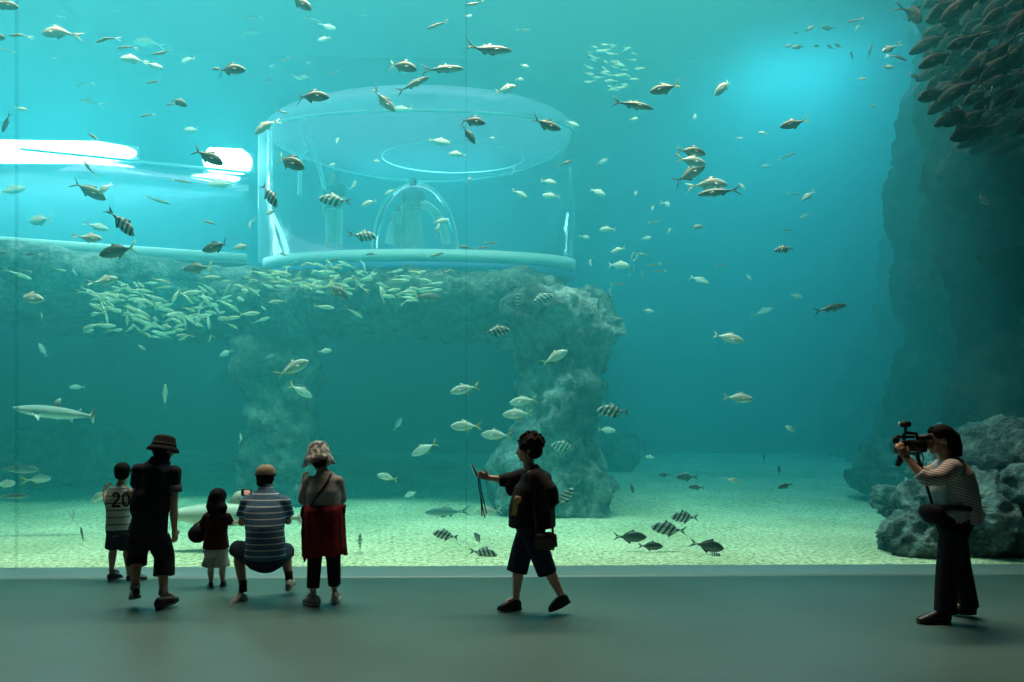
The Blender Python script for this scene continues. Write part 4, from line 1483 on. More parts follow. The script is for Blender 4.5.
    # the camcorder
    t = thing('camcorder', 'black camcorder with top light and handle, held to the eye of the man filming', 'video camera', q(912, 447, -.03))
    mm = f.D / FPX
    def slab(name, x0, x1, y0, y1, w, m, parent=None, dd=-.02, bev=.008):
        bm = bmesh.new()
        c = q((x0 + x1) / 2, (y0 + y1) / 2, dd)
        r = bmesh.ops.create_cube(bm, size=1)
        for v in r['verts']: v.co = c + RGT * (v.co.x * (x1 - x0) * mm) + FWD * (v.co.y * w) + UP * (v.co.z * (y1 - y0) * mm)
        bmesh.ops.bevel(bm, geom=bm.edges[:], offset=bev, segments=2, affect='EDGES')
        return link_mesh(name, bm, m, parent or t)
    def rod(name, pix, r, m, parent=None, dd=-.02, n=12):
        bm = bmesh.new(); tube(bm, [q(x, y, dd) for x, y in pix], r, n=n)
        return link_mesh(name, bm, m, parent or t)
    slab('camera_body', 906.5, 921, 439.5, 451, .11, M_black)
    rod('eyepiece', [(919, 438.5), (927, 437.5), (930.5, 437.5)], [.030, .028, .034], M_black)
    rod('lens_barrel', [(908, 446), (899, 446.5), (896.5, 446.5), (894, 446.5)], [.048, .052, .060, .058], M_black)
    rod('lens_glass', [(894.2, 446.5), (893.7, 446.5)], [.045, .043], mat('lens_glass', (.05, .08, .12), rough=.05, metal=.5))
    rod('carry_handle', [(904, 440), (903.5, 434.5), (907, 432.5), (916, 433.5), (918, 440)], .014, M_black)
    sh = rod('light_stem', [(905.5, 434), (905.5, 427)], .012, M_black)
    lt = slab('top_light', 899.5, 909.5, 421.5, 427, .07, M_black)
    rod('lamp_glass', [(899.5, 424.2), (898.9, 424.2)], [.02, .02], M_metal, lt)
    slab('flip_screen', 893, 899, 436.5, 443, .015, M_black, dd=-.12, bev=.003)
    slab('battery', 918, 925.5, 441, 452, .07, M_black)
    rod('microphone', [(914, 436.8), (896.5, 436.8)], .014, mat('foam', (.02, .02, .02), rough=1), dd=.05)
    slab('mount_plate', 897, 919, 452, 455, .07, M_metal)
    rod('pistol_grip', [(901, 454), (899.5, 461), (897, 466)], [.022, .028, .020], M_black)
    rod('monopod', [(917, 455), (921.5, 470), (926, 484), (932, 503)], [.016, .016, .013, .011], M_black, dd=.0)
    rod('cable', [(920, 450), (924, 458), (921, 466), (917, 460), (918, 454)], .005, M_black, dd=-.06, n=6)
    slab('clamp', 915.5, 922, 463, 469, .05, M_black)


man_in_hat(); boy(); girl(); squatting_man(); woman_in_hat(); walking_woman(); cameraman()


# ------------------------------------------------------------------ fish
def mat_fish(name, back, side, belly, stripes=None, spec=.5, rough=.38, zspan=(-.10, .12)):
    """Scales with a darker back and a paler belly, as the fish itself is coloured; stripes = (colour, per length, share, slant)."""
    m = bpy.data.materials.new(name)
    m.use_nodes = True
    nt = m.node_tree
    b = nt.nodes['Principled BSDF']
    b.inputs['Roughness'].default_value = rough
    b.inputs['Specular IOR Level'].default_value = spec
    tc = nt.nodes.new('ShaderNodeTexCoord')
    sp = nt.nodes.new('ShaderNodeSeparateXYZ')
    nt.links.new(tc.outputs['Object'], sp.inputs[0])
    mr = nt.nodes.new('ShaderNodeMapRange')
    mr.inputs['From Min'].default_value, mr.inputs['From Max'].default_value = zspan
    nt.links.new(sp.outputs['Z'], mr.inputs['Value'])
    r = nt.nodes.new('ShaderNodeValToRGB')
    e = r.color_ramp.elements
    e[0].position, e[0].color = .15, (*belly, 1)
    e[1].position, e[1].color = .85, (*back, 1)
    q = e.new(.5); q.color = (*side, 1)
    nt.links.new(mr.outputs['Result'], r.inputs['Fac'])
    nt.links.new(r.outputs['Color'], b.inputs['Base Color'])
    if stripes:
        c, per, share, slant = stripes
        k = nt.nodes.new('ShaderNodeMath'); k.operation = 'MULTIPLY'; k.inputs[1].default_value = slant
        a = nt.nodes.new('ShaderNodeMath'); a.operation = 'ADD'
        u = nt.nodes.new('ShaderNodeMath'); u.operation = 'MULTIPLY'; u.inputs[1].default_value = per
        f = nt.nodes.new('ShaderNodeMath'); f.operation = 'FRACT'
        g = nt.nodes.new('ShaderNodeMath'); g.operation = 'LESS_THAN'; g.inputs[1].default_value = share
        nt.links.new(sp.outputs['Z'], k.inputs[0]); nt.links.new(sp.outputs['X'], a.inputs[0]); nt.links.new(k.outputs[0], a.inputs[1])
        nt.links.new(a.outputs[0], u.inputs[0]); nt.links.new(u.outputs[0], f.inputs[0]); nt.links.new(f.outputs[0], g.inputs[0])
        mx = nt.nodes.new('ShaderNodeMix'); mx.data_type = 'RGBA'
        nt.links.new(g.outputs[0], mx.inputs['Factor'])
        nt.links.new(r.outputs['Color'], mx.inputs['A']); mx.inputs['B'].default_value = (*c, 1)
        nt.links.new(mx.outputs['Result'], b.inputs['Base Color'])
    return m


def fish_body(prof, bend=0.0, n=14, sharp=1.0):
    """prof: (x, centre z, half height, half thickness) from tail to nose."""
    bm = bmesh.new()
    rings = []
    for x, zc, h, w in prof:
        y0 = bend * max(0, -x - .0) ** 2 * 4
        ring = []
        for j in range(n):
            t = 2 * PI * j / n
            ring.append(bm.verts.new((x, y0 + w * math.cos(t) * (1 - .25 * abs(math.sin(t)) ** 3), zc + h * math.sin(t))))
        rings.append(ring)
    for a, b in zip(rings, rings[1:]):
        for j in range(n): bm.faces.new((a[j], a[(j + 1) % n], b[(j + 1) % n], b[j]))
    bm.faces.new(rings[0][::-1]); bm.faces.new(rings[-1])
    bmesh.ops.recalc_face_normals(bm, faces=bm.faces[:])
    return bm


def fin(outline, th=.006, y0=0.0, bend=0.0, tilt=None):
    """A thin fin from its side outline (x, z), thick at the root."""
    bm = bmesh.new()
    def pt(x, z, y):
        v = Vector((x, y + y0 + bend * max(0, -x) ** 2 * 4, z))
        return tilt(v) if tilt else v
    a = [bm.verts.new(pt(x, z, -th / 2)) for x, z in outline]
    b = [bm.verts.new(pt(x, z, th / 2)) for x, z in outline]
    bm.faces.new(a); bm.faces.new(b[::-1])
    n = len(a)
    for i in range(n): bm.faces.new((a[i], b[i], b[(i + 1) % n], a[(i + 1) % n]))
    bmesh.ops.triangulate(bm, faces=bm.faces[:])
    bmesh.ops.recalc_face_normals(bm, faces=bm.faces[:])
    return bm


def forked_fin(outer, inner, th, bend):
    bm = bmesh.new()
    def pt(x, z, y): return bm.verts.new((x, y + bend * max(0, -x) ** 2 * 4, z))
    for s in (1, -1):
        o = [[pt(x, z * s, y) for x, z in outer] for y in (-th / 2, th / 2)]
        i = [[pt(x, z * s, y) for x, z in inner] for y in (-th / 2, th / 2)]
        for k in range(2):
            for l in (0, 1): bm.faces.new((o[l][k], o[l][k + 1], i[l][k + 1], i[l][k]))
            bm.faces.new((o[0][k], o[1][k], o[1][k + 1], o[0][k + 1]))
            bm.faces.new((i[0][k], i[1][k], i[1][k + 1], i[0][k + 1]))
        bm.faces.new((o[0][2], o[1][2], i[1][2], i[0][2]))
        bm.faces.new((o[0][0], o[1][0], i[1][0], i[0][0]))
    bmesh.ops.remove_doubles(bm, verts=bm.verts[:], dist=1e-6)
    bmesh.ops.recalc_face_normals(bm, faces=bm.faces[:])
    return bm


def as_mesh(name, bm, m, smooth=True):
    me = bpy.data.meshes.new(name)
    bm.to_mesh(me); bm.free()
    me.materials.append(m)
    if smooth:
        for p in me.polygons: p.use_smooth = True
    return me


def deep_prof(h, w, tail=.028):
    base = [(-.36, tail / h * .9, .5), (-.28, .24, .55), (-.16, .62, .8), (-.02, .90, .95), (.12, 1.0, 1.0), (.24, .93, .95), (.34, .74, .8), (.42, .50, .6), (.475, .26, .38), (.50, .08, .12)]
    out = []
    for i, (x, a, b) in enumerate(base):
        out.append((x, -.012 * (i > 6), h * a if i else tail, w * b if i else tail * .7))
    return out


EYE_D = mat('fish_eye', (.01, .01, .01), rough=.15)


def species(name, h, w, M, Mt, fork, tail_h, fins=True, eye=.016, bend=0.0, dors=None, anal=None, dotail=True, slim=False):
    """The meshes of one kind of fish, one unit long, nose along +X."""
    body = as_mesh(name, fish_body(deep_prof(h, w, .022 if slim else .028), bend), M)
    parts = []
    nx = -.49 + fork * .085
    outer = [(-.35, .018), (-.44, tail_h * .52), (-.565, tail_h * 1.16)]
    inner = [(nx, 0), (nx - .035, tail_h * .22), (-.51, tail_h * .64)]
    if dotail: parts.append(('tail_fin', as_mesh('tail_fin', forked_fin(outer, inner, .012, bend), Mt)))
    if fins:
        d = dors or [(-.26, h * .22), (-.20, h * .62), (-.08, h * .98), (.02, h * 1.14), (.10, h * 1.42), (.13, h * .9), (0, h * .6)]
        parts.append(('dorsal_fin', as_mesh('dorsal_fin', fin(d, .008, bend=bend), M)))
        a = anal or [(-.27, -h * .22), (-.20, -h * .62), (-.10, -h * 1.0), (-.04, -h * 1.36), (.0, -h * .85), (-.08, -h * .5)]
        parts.append(('anal_fin', as_mesh('anal_fin', fin(a, .008, bend=bend), Mt)))
        for s in (-1, 1):
            def tl(v, s=s): return Vector((v.x, v.y + s * (w * .86 + max(0, .22 - v.x) * .28), v.z))
            parts.append(('pectoral_fin', as_mesh('pectoral_fin', fin([(.23, -.01), (.15, .012), (.05, -.04), (.09, -.055), (.20, -.045)], .006, tilt=tl), M)))
    if eye:
        for s in (-1, 1):
            bm = bmesh.new()
            ball(bm, (.405, s * w * .62, h * .16), (eye, eye * .5, eye), seg=8)
            parts.append(('eye', as_mesh('eye', bm, EYE_D)))
    return body, parts


F_jack = mat_fish('jack_scales', (.035, .045, .04), (.11, .125, .115), (.32, .34, .33), zspan=(-.17, .17))
F_pale = mat_fish('silver_scales', (.34, .36, .32), (.66, .68, .64), (.88, .88, .86), zspan=(-.17, .17))
F_rose = mat_fish('bream_scales', (.42, .36, .32), (.72, .66, .62), (.9, .88, .86), zspan=(-.17, .17))
F_strp = mat_fish('striped_scales', (.24, .27, .27), (.40, .44, .44), (.55, .58, .57), stripes=((.03, .04, .045), 6.0, .45, .55), zspan=(-.17, .17))
F_dark = mat_fish('dark_scales', (.02, .025, .025), (.045, .05, .045), (.12, .13, .12), zspan=(-.17, .17))
F_slim = mat_fish('sardine_scales', (.04, .06, .05), (.12, .16, .14), (.40, .44, .40), zspan=(-.08, .08))
F_schl = mat_fish('school_scales', (.22, .30, .20), (.55, .66, .52), (.85, .90, .82), zspan=(-.09, .09))
F_mull = mat_fish('mullet_scales', (.03, .04, .04), (.09, .11, .10), (.42, .44, .42), zspan=(-.10, .10))
F_brwn = mat_fish('brown_scales', (.008, .011, .011), (.018, .023, .022), (.035, .045, .042), zspan=(-.15, .15), rough=.7, spec=.15)
T_dark = mat('fin_dark', (.06, .06, .05), rough=.6)
T_yel = mat('fin_yellow', (.62, .50, .10), rough=.6)
T_schl = mat('fin_school', (.42, .46, .22), rough=.6)
T_pale = mat('fin_pale', (.62, .64, .52), rough=.6)

slim_d = [(-.14, .03), (-.06, .06), (.0, .115), (.03, .075), (.06, .05)]
slim_a = [(-.22, -.02), (-.16, -.05), (-.12, -.085), (-.09, -.05), (-.12, -.03)]
mul_d = [(-.17, .05), (-.13, .075), (-.08, .12), (-.06, .085), (.02, .09), (.05, .145), (.10, .085), (.0, .04)]
mul_a = [(-.20, -.04), (-.15, -.075), (-.12, -.12), (-.08, -.06), (.05, -.085), (.08, -.13), (.13, -.08), (.0, -.04)]
KIND = {
    'J': ('jack_fish', [species('jack_fish', .165, .062, F_jack, T_dark, 1, .17, bend=b) for b in (0, .25, -.25)]),
    'K': ('jack_fish', [species('jack_fish', .175, .062, F_jack, T_yel, 1, .17, bend=b) for b in (0, .2)]),
    'Y': ('yellowtail_fish', [species('yellowtail_fish', .165, .062, F_pale, T_yel, 1, .155, bend=b) for b in (0, .25, -.25)]),
    'B': ('silver_bream', [species('silver_bream', .170, .062, F_pale, T_pale, .7, .14, bend=b) for b in (0, .3, -.3)]),
    'R': ('rosy_bream', [species('rosy_bream', .165, .062, F_rose, T_pale, .5, .13, bend=b) for b in (0, .3, -.3)]),
    'S': ('striped_fish', [species('striped_fish', .185, .066, F_strp, T_dark, .5, .13, bend=b) for b in (0, .25, -.25)]),
    'D': ('dark_fish', [species('dark_fish', .175, .06, F_dark, T_dark, .6, .14, bend=b) for b in (0, .2)]),
    'M': ('slender_fish', [species('slender_fish', .082, .045, F_slim, T_pale, 1, .10, bend=b, slim=True, dors=slim_d, anal=slim_a) for b in (0, .3, -.3)]),
    'G': ('grey_mullet', [species('grey_mullet', .095, .055, F_mull, T_dark, .8, .12, bend=b, slim=True, dors=mul_d, anal=mul_a) for b in (0, .25, -.25)]),
    'C': ('schooling_fish', [species('schooling_fish', .105, .048, F_schl, T_schl, 1, .11, fins=False, eye=0, bend=b, slim=True) for b in (0, .35, -.35)]),
    'Q': ('brown_fish', [species('brown_fish', .172, .058, F_brwn, T_dark, .9, .13, eye=.015, bend=b) for b in (0, .3, -.3)]),
}
RN = random.Random(11)


def put_fish(kind, cx, cy, L, ang, d, turn=0.0, label=None, group=None, roll=0.0, min_cos=.3):
    name, var = KIND[kind]
    body, parts = var[RN.randrange(len(var))]
    a, t = math.radians(ang), math.radians(turn)
    side = RGT * math.cos(a) + UP * math.sin(a)
    X = (side * math.cos(t) - FWD * math.sin(t)).normalized()
    Z = UP if abs(X.z) < .93 else (UP - side * .5)
    Y = Z.cross(X).normalized()
    Z = X.cross(Y).normalized()
    if roll:
        Rm = Matrix.Rotation(math.radians(roll), 3, X)
        Y, Z = Rm @ Y, Rm @ Z
    Lm = L * d / FPX / max(min_cos, math.cos(t))
    M = Matrix((X, Y, Z)).transposed().to_4x4() @ Matrix.Diagonal((Lm, Lm, Lm, 1))
    o = bpy.data.objects.new(name, body)
    o.matrix_world = Matrix.Translation(P(cx, cy, d)) @ M
    COL.objects.link(o)
    for nm, me in parts:
        c = bpy.data.objects.new(nm, me)
        c.parent = o
        COL.objects.link(c)
    tag(o, label, 'fish', group)
    return o


KW = {'J': 'grey silvery jack fish', 'K': 'grey jack fish', 'Y': 'yellow-tailed silver fish', 'B': 'small pale silvery fish', 'R': 'pale rosy fish', 'S': 'black and white striped fish',
      'D': 'small dark fish', 'M': 'small slender fish', 'G': 'long grey fish'}


def where(x, y):
    if y < 120: return ('above the glass tunnel' if x < 245 else 'above the domed round room' if x < 580 else 'in the upper open water beside the pale school' if x < 760 else 'in the bright water near the dark school')
    if y < 262: return ('in front of the glass tunnel' if x < 255 else 'in front of the round glass room' if x < 580 else 'in the open water right of the round room' if x < 770 else 'in the blue water towards the cliff')
    if y < 345: return ('below the glass tunnel' if x < 250 else 'along the ledge of the rock arch' if x < 600 else 'in the green water right of the arch')
    if y < 460: return ('in the deep water left of the arch' if x < 255 else 'inside or beside the rock arch' if x < 600 else 'in the deep water right of the arch')
    return ('low over the sand on the left' if x < 400 else 'low over the sand near the middle' if x < 600 else 'low over the sand on the right')


FISH = [
    (5, 5, 28, -8, 'J', 9.5, 0, 'grey jack fish cut off by the top left corner of the view'),
    (-4, 37, 22, -10, 'J', 9.5, 0, 'grey fish of which only the head shows at the left edge, below the corner one'),
    (18, 35, 20, 182, 'M', 10, 0, 'slender dark fish near the top left corner, swimming left'),
    (57, 32, 34, 178, 'R', 9.5, 0, 'long pale fish near the top left corner, swimming left'),
    (60, 16, 8, 180, 'B', 15, 0, None), (112, 10, 12, 180, 'M', 15, 0, None), (97, 29, 8, 160, 'M', 14, 0, None),
    (105, 39, 22, 193, 'M', 9.6, 0, 'dark slender fish, first of a slanting row of three right of the long pale fish'),
    (126, 47, 17, 190, 'M', 9.8, 0, 'dark slender fish, middle of a slanting row of three in the top left water'),
    (162, 53, 19, 196, 'M', 9.8, 0, 'dark slender fish, last of a slanting row of three in the top left water'),
    (132, 59, 23, 178, 'B', 10.5, 0, 'white round-bodied fish just below the row of three dark slender fish'),
    (147, 42, 25, 180, 'B', 13.5, 0, None), (155, 66, 14, -4, 'B', 11, 0, None), (188, 60, 16, 182, 'B', 12.5, 0, None),
    (153, 82, 16, 180, 'M', 10.5, 0, None), (179, 102, 19, -25, 'D', 10, 0, 'dark fish crossing a smaller one above the bright tunnel lamps'),
    (172, 104, 14, 190, 'M', 10.6, 0, 'small dark fish crossed by a bigger one above the bright tunnel lamps'),
    (147, 115, 13, 205, 'M', 10, 0, None), (53, 58, 7, 10, 'B', 14, 0, None), (84, 84, 16, 200, 'M', 13.5, 0, None), (88, 101, 22, 165, 'M', 13.5, 0, None),
    (22, 109, 10, -5, 'B', 11, 0, None), (7, 50, 14, 170, 'M', 13, 0, None),
    (231, 69, 31, -6, 'J', 9.4, 0, 'grey jack swimming right, high between the tunnel and the domed room'),
    (217, 69, 9, 185, 'D', 10.3, 0, None), (252, 17, 17, 180, 'M', 14, 0, None), (250, 32, 27, -3, 'M', 14.5, 0, None), (273, 66, 9, 180, 'B', 13.5, 0, None),
    (268, 80, 10, 190, 'M', 13.5, 0, None),
    (301, 3, 28, -35, 'J', 9.4, 0, 'dark grey jack diving in from the top edge above the domed room'),
    (311, 19, 14, -5, 'M', 13, 0, None), (328, 27, 16, -10, 'B', 12.5, 0, None), (324, 39, 13, 190, 'B', 12, 0, None), (363, 15, 7, 0, 'B', 14, 0, None),
    (289, 56, 11, -20, 'M', 13, 0, None), (285, 60, 12, 180, 'M', 13, 0, None), (309, 62, 7, 200, 'B', 13.5, 0, None), (332, 73, 11, 205, 'M', 13.5, 0, None),
    (297, 78, 11, -20, 'B', 13.5, 0, None), (305, 77, 11, 160, 'B', 13.5, 0, None),
    (313, 96, 33, -3, 'J', 9.3, 0, 'brownish grey jack swimming level over the left edge of the dome'),
    (265, 126, 26, 212, 'R', 9.8, 0, 'pale fish swimming down to the left beside the top left edge of the round room'),
    (282, 112, 12, -5, 'M', 10.2, 0, None),
    (385, 102, 27, -40, 'B', 9.4, 0, 'white fish with dark head diving steeply in front of the dome lid'),
    (403, 66, 30, -17, 'K', 9.4, 0, 'pinkish grey jack above the dome, nearest to two long mullets'),
    (414, 84, 34, 24, 'G', 9.8, 0, 'long grey mullet rising to the right, lowest of three above the dome'),
    (444, 69, 40, 4, 'G', 9.8, 0, 'long grey mullet swimming level, middle of three above the dome'),
    (489, 50, 46, 8, 'G', 9.3, 0, 'long dark mullet, highest and largest of three above the dome'),
    (437, 25, 21, 196, 'M', 9.7, 0, 'slender dark fish swimming left near the top edge, above the mullets'),
    (475, 4, 20, 180, 'M', 9.8, 0, 'slender dark fish touching the top edge beside the glass joint'),
    (469, 16, 7, 0, 'B', 12, 0, None), (524, 30, 15, -5, 'M', 13, 0, None), (525, 66, 9, 0, 'B', 11.5, 0, None), (520, 79, 8, 0, 'B', 12.5, 0, None),
    (506, 89, 20, 0, 'R', 10, 30, 'pale plump fish above the right half of the dome'),
    (403, 109, 17, 180, 'B', 12.5, 0, None),
    (473, 121, 26, -14, 'J', 9.3, 0, 'dark jack at the upper rim of the round room, by the glass joint'),
    (469, 135, 20, -52, 'D', 9.6, 0, 'small dark fish diving right under the dark jack at the rim'),
    (547, 125, 29, -13, 'J', 9.3, 0, 'dark jack at the top right edge of the round room'),
    (572, 124, 15, -10, 'B', 12.5, 0, None), (440, 142, 21, -3, 'B', 11.5, 0, None), (457, 154, 17, 178, 'R', 11.5, 0, None), (492, 138, 6, 0, 'B', 12, 0, None),
    (469, 180, 8, 60, 'B', 12, 0, None), (520, 194, 16, -22, 'B', 11.8, 0, None), (549, 182, 16, -5, 'B', 11.8, 0, None), (551, 196, 17, 180, 'B', 11.6, 0, None),
    (514, 170, 8, 80, 'B', 12.5, 50, None), (337, 141, 8, 70, 'B', 12, 0, None), (332, 165, 8, 20, 'B', 12.5, 0, None), (376, 161, 8, 5, 'B', 12.5, 0, None),
    (354, 185, 10, 60, 'B', 12.5, 0, None), (369, 203, 16, 190, 'B', 11.5, 0, None), (390, 192, 12, 200, 'Y', 12.5, 0, None),
    (565, 163, 15, 18, 'M', 10, 0, 'slender dark fish near the right edge of the round room'),
    (602, 162, 11, 10, 'B', 13.5, 40, None), (598, 192, 17, -30, 'B', 12, 0, None),
    (635, 193, 6, -80, 'B', 11.5, 60, None), (652, 208, 6, -80, 'B', 11.5, 60, None), (667, 204, 7, -70, 'B', 12, 60, None), (694, 117, 7, -75, 'B', 11.5, 60, None),
    (634, 105, 40, -7, 'G', 9.3, 0, 'long grey fish with a bright belly below the small pale school'),
    (634, 119, 8, 0, 'B', 12, 0, None),
    (664, 89, 28, 186, 'K', 9.4, 0, 'brownish jack swimming left, just above and right of the long grey fish'),
    (723, 87, 24, 226, 'B', 9.7, 0, 'silver-white fish diving left in the open upper water'),
    (692, 151, 28, -12, 'J', 9.6, 0, 'brownish jack, topmost of the cluster of five fish in open water'),
    (692, 161, 29, -6, 'Y', 9.5, 0, 'yellow-finned fish, second from the top in the cluster of five'),
    (690, 174, 32, 28, 'J', 9.9, 0, 'grey fish rising to the right, middle of the cluster of five'),
    (710, 184, 36, 2, 'R', 9.6, 0, 'big pale round fish swimming right in the cluster of five'),
    (718, 192, 40, 184, 'G', 9.4, 0, 'long grey fish swimming left, lowest of the cluster of five'),
    (793, 124, 25, 188, 'K', 9.4, 0, 'speckled brown jack swimming left below the bright patch of water'),
    (740, 138, 7, 0, 'B', 12, 0, None), (763, 133, 9, 160, 'B', 12, 0, None), (787, 156, 15, 15, 'M', 12.5, 0, None), (765, 166, 9, 0, 'B', 13.5, 0, None),
    (808, 196, 16, 218, 'B', 11.5, 0, None), (794, 194, 11, -5, 'M', 12, 0, None), (805, 216, 11, 200, 'B', 14, 0, None), (742, 186, 9, -50, 'B', 12, 0, None),
    (811, 28, 11, 200, 'D', 12, 0, None), (828, 28, 13, 175, 'D', 12, 0, None), (798, 47, 12, 180, 'D', 12, 0, None), (789, 46, 8, 180, 'D', 12, 0, None), (817, 46, 7, 190, 'D', 12, 0, None),
    (830, 47, 8, 150, 'D', 12, 0, None), (838, 46, 8, 140, 'D', 12, 0, None), (796, 33, 5, 180, 'D', 12.5, 0, None), (870, 51, 11, 85, 'D', 11.5, 30, None), (852, 56, 9, 120, 'D', 12.5, 0, None),
    (854, 21, 15, 190, 'M', 9.8, 0, 'small dark fish alone near the top edge, left of the dark school'),
    (857, 28, 8, 60, 'B', 12, 0, None), (862, 79, 9, 0, 'B', 12, 0, None), (873, 106, 7, -10, 'B', 11, 0, None),
    (889, 49, 18, 205, 'B', 10.4, 0, 'thin white fish crossing a grey one left of the dark school'),
    (898, 57, 20, -27, 'M', 10.1, 0, 'grey slender fish diving to the right below the thin white one'),
    (888, 67, 11, -4, 'B', 10.8, 0, 'bright white little fish just below the crossing pair, left of the dark school'),
    (914, 76, 12, -32, 'D', 10, 0, None), (916, 90, 10, 80, 'D', 11.5, 20, None),
    (914, 14, 28, -86, 'Q', 9.6, 40, 'dark fish hanging nose down at the left edge of the dark school'),
    (983, 200, 19, -22, 'B', 9.3, 0, 'pale fish alone against the dark cliff, below the dark school'),
    (784, 249, 18, 186, 'S', 9.6, 0, 'striped fish alone in the blue water left of the cliff'),
    (831, 308, 36, 13, 'G', 9.6, 0, 'large grey fish with a white side fin, in front of the dark cliff'),
    (729, 338, 27, -16, 'R', 10, 20, 'pale yellowish fish curving downward in the green water'),
    (739, 398, 27, -5, 'R', 9.6, 0, 'pale rosy fish swimming right in the deep green water'),
    (791, 429, 13, 150, 'B', 11, 0, None), (700, 280, 19, -25, 'B', 13, 0, None), (697, 227, 13, 8, 'S', 11.5, 0, None), (669, 231, 7, 60, 'B', 12, 0, None), (720, 265, 10, 5, 'M', 13, 0, None),
    (749, 277, 7, -50, 'B', 13, 0, None), (763, 312, 20, 20, 'B', 14.5, 0, None), (797, 296, 12, -10, 'B', 13.5, 0, None), (786, 230, 13, 0, 'M', 13.5, 0, None),
    (607, 229, 15, 182, 'B', 12, 0, None), (618, 250, 15, 200, 'Y', 11.5, 0, None), (619, 265, 21, -10, 'B', 11.5, 0, None), (632, 257, 6, 80, 'B', 12, 50, None), (637, 257, 6, 80, 'B', 12, 50, None),
    (640, 254, 14, -16, 'M', 11.8, 0, None), (633, 270, 11, 70, 'M', 12, 0, None), (643, 276, 9, -72, 'M', 12, 0, None), (653, 265, 14, 190, 'M', 11.8, 0, None), (660, 271, 13, 186, 'M', 11.8, 0, None),
    (618, 284, 13, 0, 'M', 11.6, 0, None), (611, 294, 13, -62, 'M', 12.5, 0, None), (648, 311, 12, -5, 'B', 12.5, 0, None), (646, 238, 10, 0, 'B', 13.5, 30, None), (655, 222, 13, 10, 'M', 13, 0, None),
    (585, 237, 9, -20, 'B', 12.5, 30, None), (590, 262, 10, -80, 'B', 13, 40, None),
    (517, 303, 17, 80, 'S', 10.6, 45, 'striped fish turned away, hanging before the rock ledge left of the pillar head'),
    (541, 299, 26, 20, 'S', 11.2, 0, 'striped fish by the head of the right rock pillar'),
    (497, 331, 26, 6, 'S', 9.7, 0, 'striped fish swimming right at the dark mouth of the arch'),
    (428, 297, 26, -5, 'K', 10.8, 0, 'yellowish brown fish at the right end of the school along the ledge'),
    (338, 291, 28, -38, 'K', 10.3, 0, 'big brown fish with yellow tail diving out of the ledge school'),
    (355, 313, 18, -30, 'C', 10.8, 0, 'pale slender fish slanting down below the brown diving fish'), (324, 307, 20, -3, 'C', 10.8, 0, 'pale slender fish swimming level below the ledge, left of the slanting one'),
    (293, 368, 34, 27, 'Y', 9.5, 0, 'large yellow-tailed fish rising to the right by the left rock pillar'),
    (301, 391, 24, -30, 'Y', 11, 0, 'yellow-finned fish diving right below the larger one by the left pillar'),
    (325, 351, 13, 8, 'B', 11.5, 0, None), (269, 357, 11, 20, 'S', 12.5, 0, None),
    (165, 395, 23, 64, 'Y', 10, 40, 'yellowish fish swimming straight up in the deep water above the bucket hat'),
    (398, 424, 14, 60, 'B', 14, 0, None),
    (464, 389, 28, 192, 'Y', 9.8, 0, 'yellow-tailed fish swimming left, alone above the others in the arch'),
    (523, 401, 27, 188, 'Y', 10.2, 0, 'yellow-tailed fish, upper one of the close pair above the walking woman'),
    (517, 414, 29, 182, 'Y', 10, 0, 'yellow-tailed fish, lower one of the close pair above the walking woman'),
    (465, 426, 29, 180, 'Y', 9.9, 0, 'yellow-tailed fish swimming level, two fish left of the curly hair'),
    (496, 435, 30, 177, 'Y', 9.8, 0, 'yellow-tailed fish right beside the curly hair of the walking woman'),
    (424, 449, 27, 206, 'Y', 10.4, 0, 'yellow-tailed fish slanting down left, left of the phone'),
    (387, 477, 20, 165, 'Y', 10.3, 0, 'pale fish between the sun hat woman and the walking woman, over the sand line'),
    (411, 494, 15, 200, 'B', 12, 0, None), (446, 512, 42, 180, 'G', 12.2, 0, 'dim long fish low over the sand, left of the phone strap'),
    (555, 357, 28, 28, 'Y', 10, 0, 'yellow-tailed fish rising right in front of the right rock pillar'),
    (613, 411, 32, 176, 'S', 9.8, 0, 'dark striped fish just right of the right rock pillar'),
    (607, 430, 17, -5, 'B', 11.5, 0, None), (564, 446, 26, 176, 'S', 11, 0, 'dim striped fish in front of the pillar, right of the curly hair'),
    (565, 497, 24, 50, 'S', 9.2, 20, 'striped fish right behind the shoulder of the walking woman'),
    (360, 542, 20, 80, 'S', 8.8, 40, 'striped fish seen end on over the sand, right of the red jacket'),
    (445, 535, 25, 170, 'S', 8.8, 0, 'striped fish low over the sand, swimming left, nearest to the red jacket side'),
    (478, 538, 14, 120, 'S', 9.0, 20, 'small striped fish over the sand under the hanging phone strap'),
    (484, 553, 27, -6, 'S', 8.6, 0, 'striped fish just over the sand left of the front knee of the walking woman'),
    (488, 511, 24, 180, 'B', 9.4, 0, 'pale fish seen behind the hanging phone strap'),
    (631, 537, 31, 2, 'D', 8.9, 0, 'dark round fish over the sand, swimming right, larger of a pair'),
    (651, 546, 24, -1, 'D', 8.8, 0, 'dark round fish over the sand, smaller of a pair and nearest the curb'),
    (668, 529, 33, 172, 'S', 8.9, 0, 'striped fish over the sand, swimming left above the dark pair'),
    (684, 517, 28, 176, 'S', 9.3, 0, 'dim striped fish over the sand, just behind the clearer striped one'),
    (709, 546, 32, -10, 'D', 8.7, 0, 'dark fish over the sand, rightmost near the curb'),
    (716, 556, 16, -40, 'S', 8.6, 0, 'small striped fish tucked under the rightmost dark fish near the curb'),
    (686, 477, 20, 180, 'D', 10.8, 0, 'dim dark fish in the middle distance over the right sand'), (664, 475, 11, 180, 'D', 11.2, 0, None), (632, 488, 11, -70, 'D', 11, 0, None), (696, 487, 14, 180, 'D', 11, 0, None),
    (733, 480, 13, -8, 'B', 9.6, 0, 'white shining fish over the right sand'),
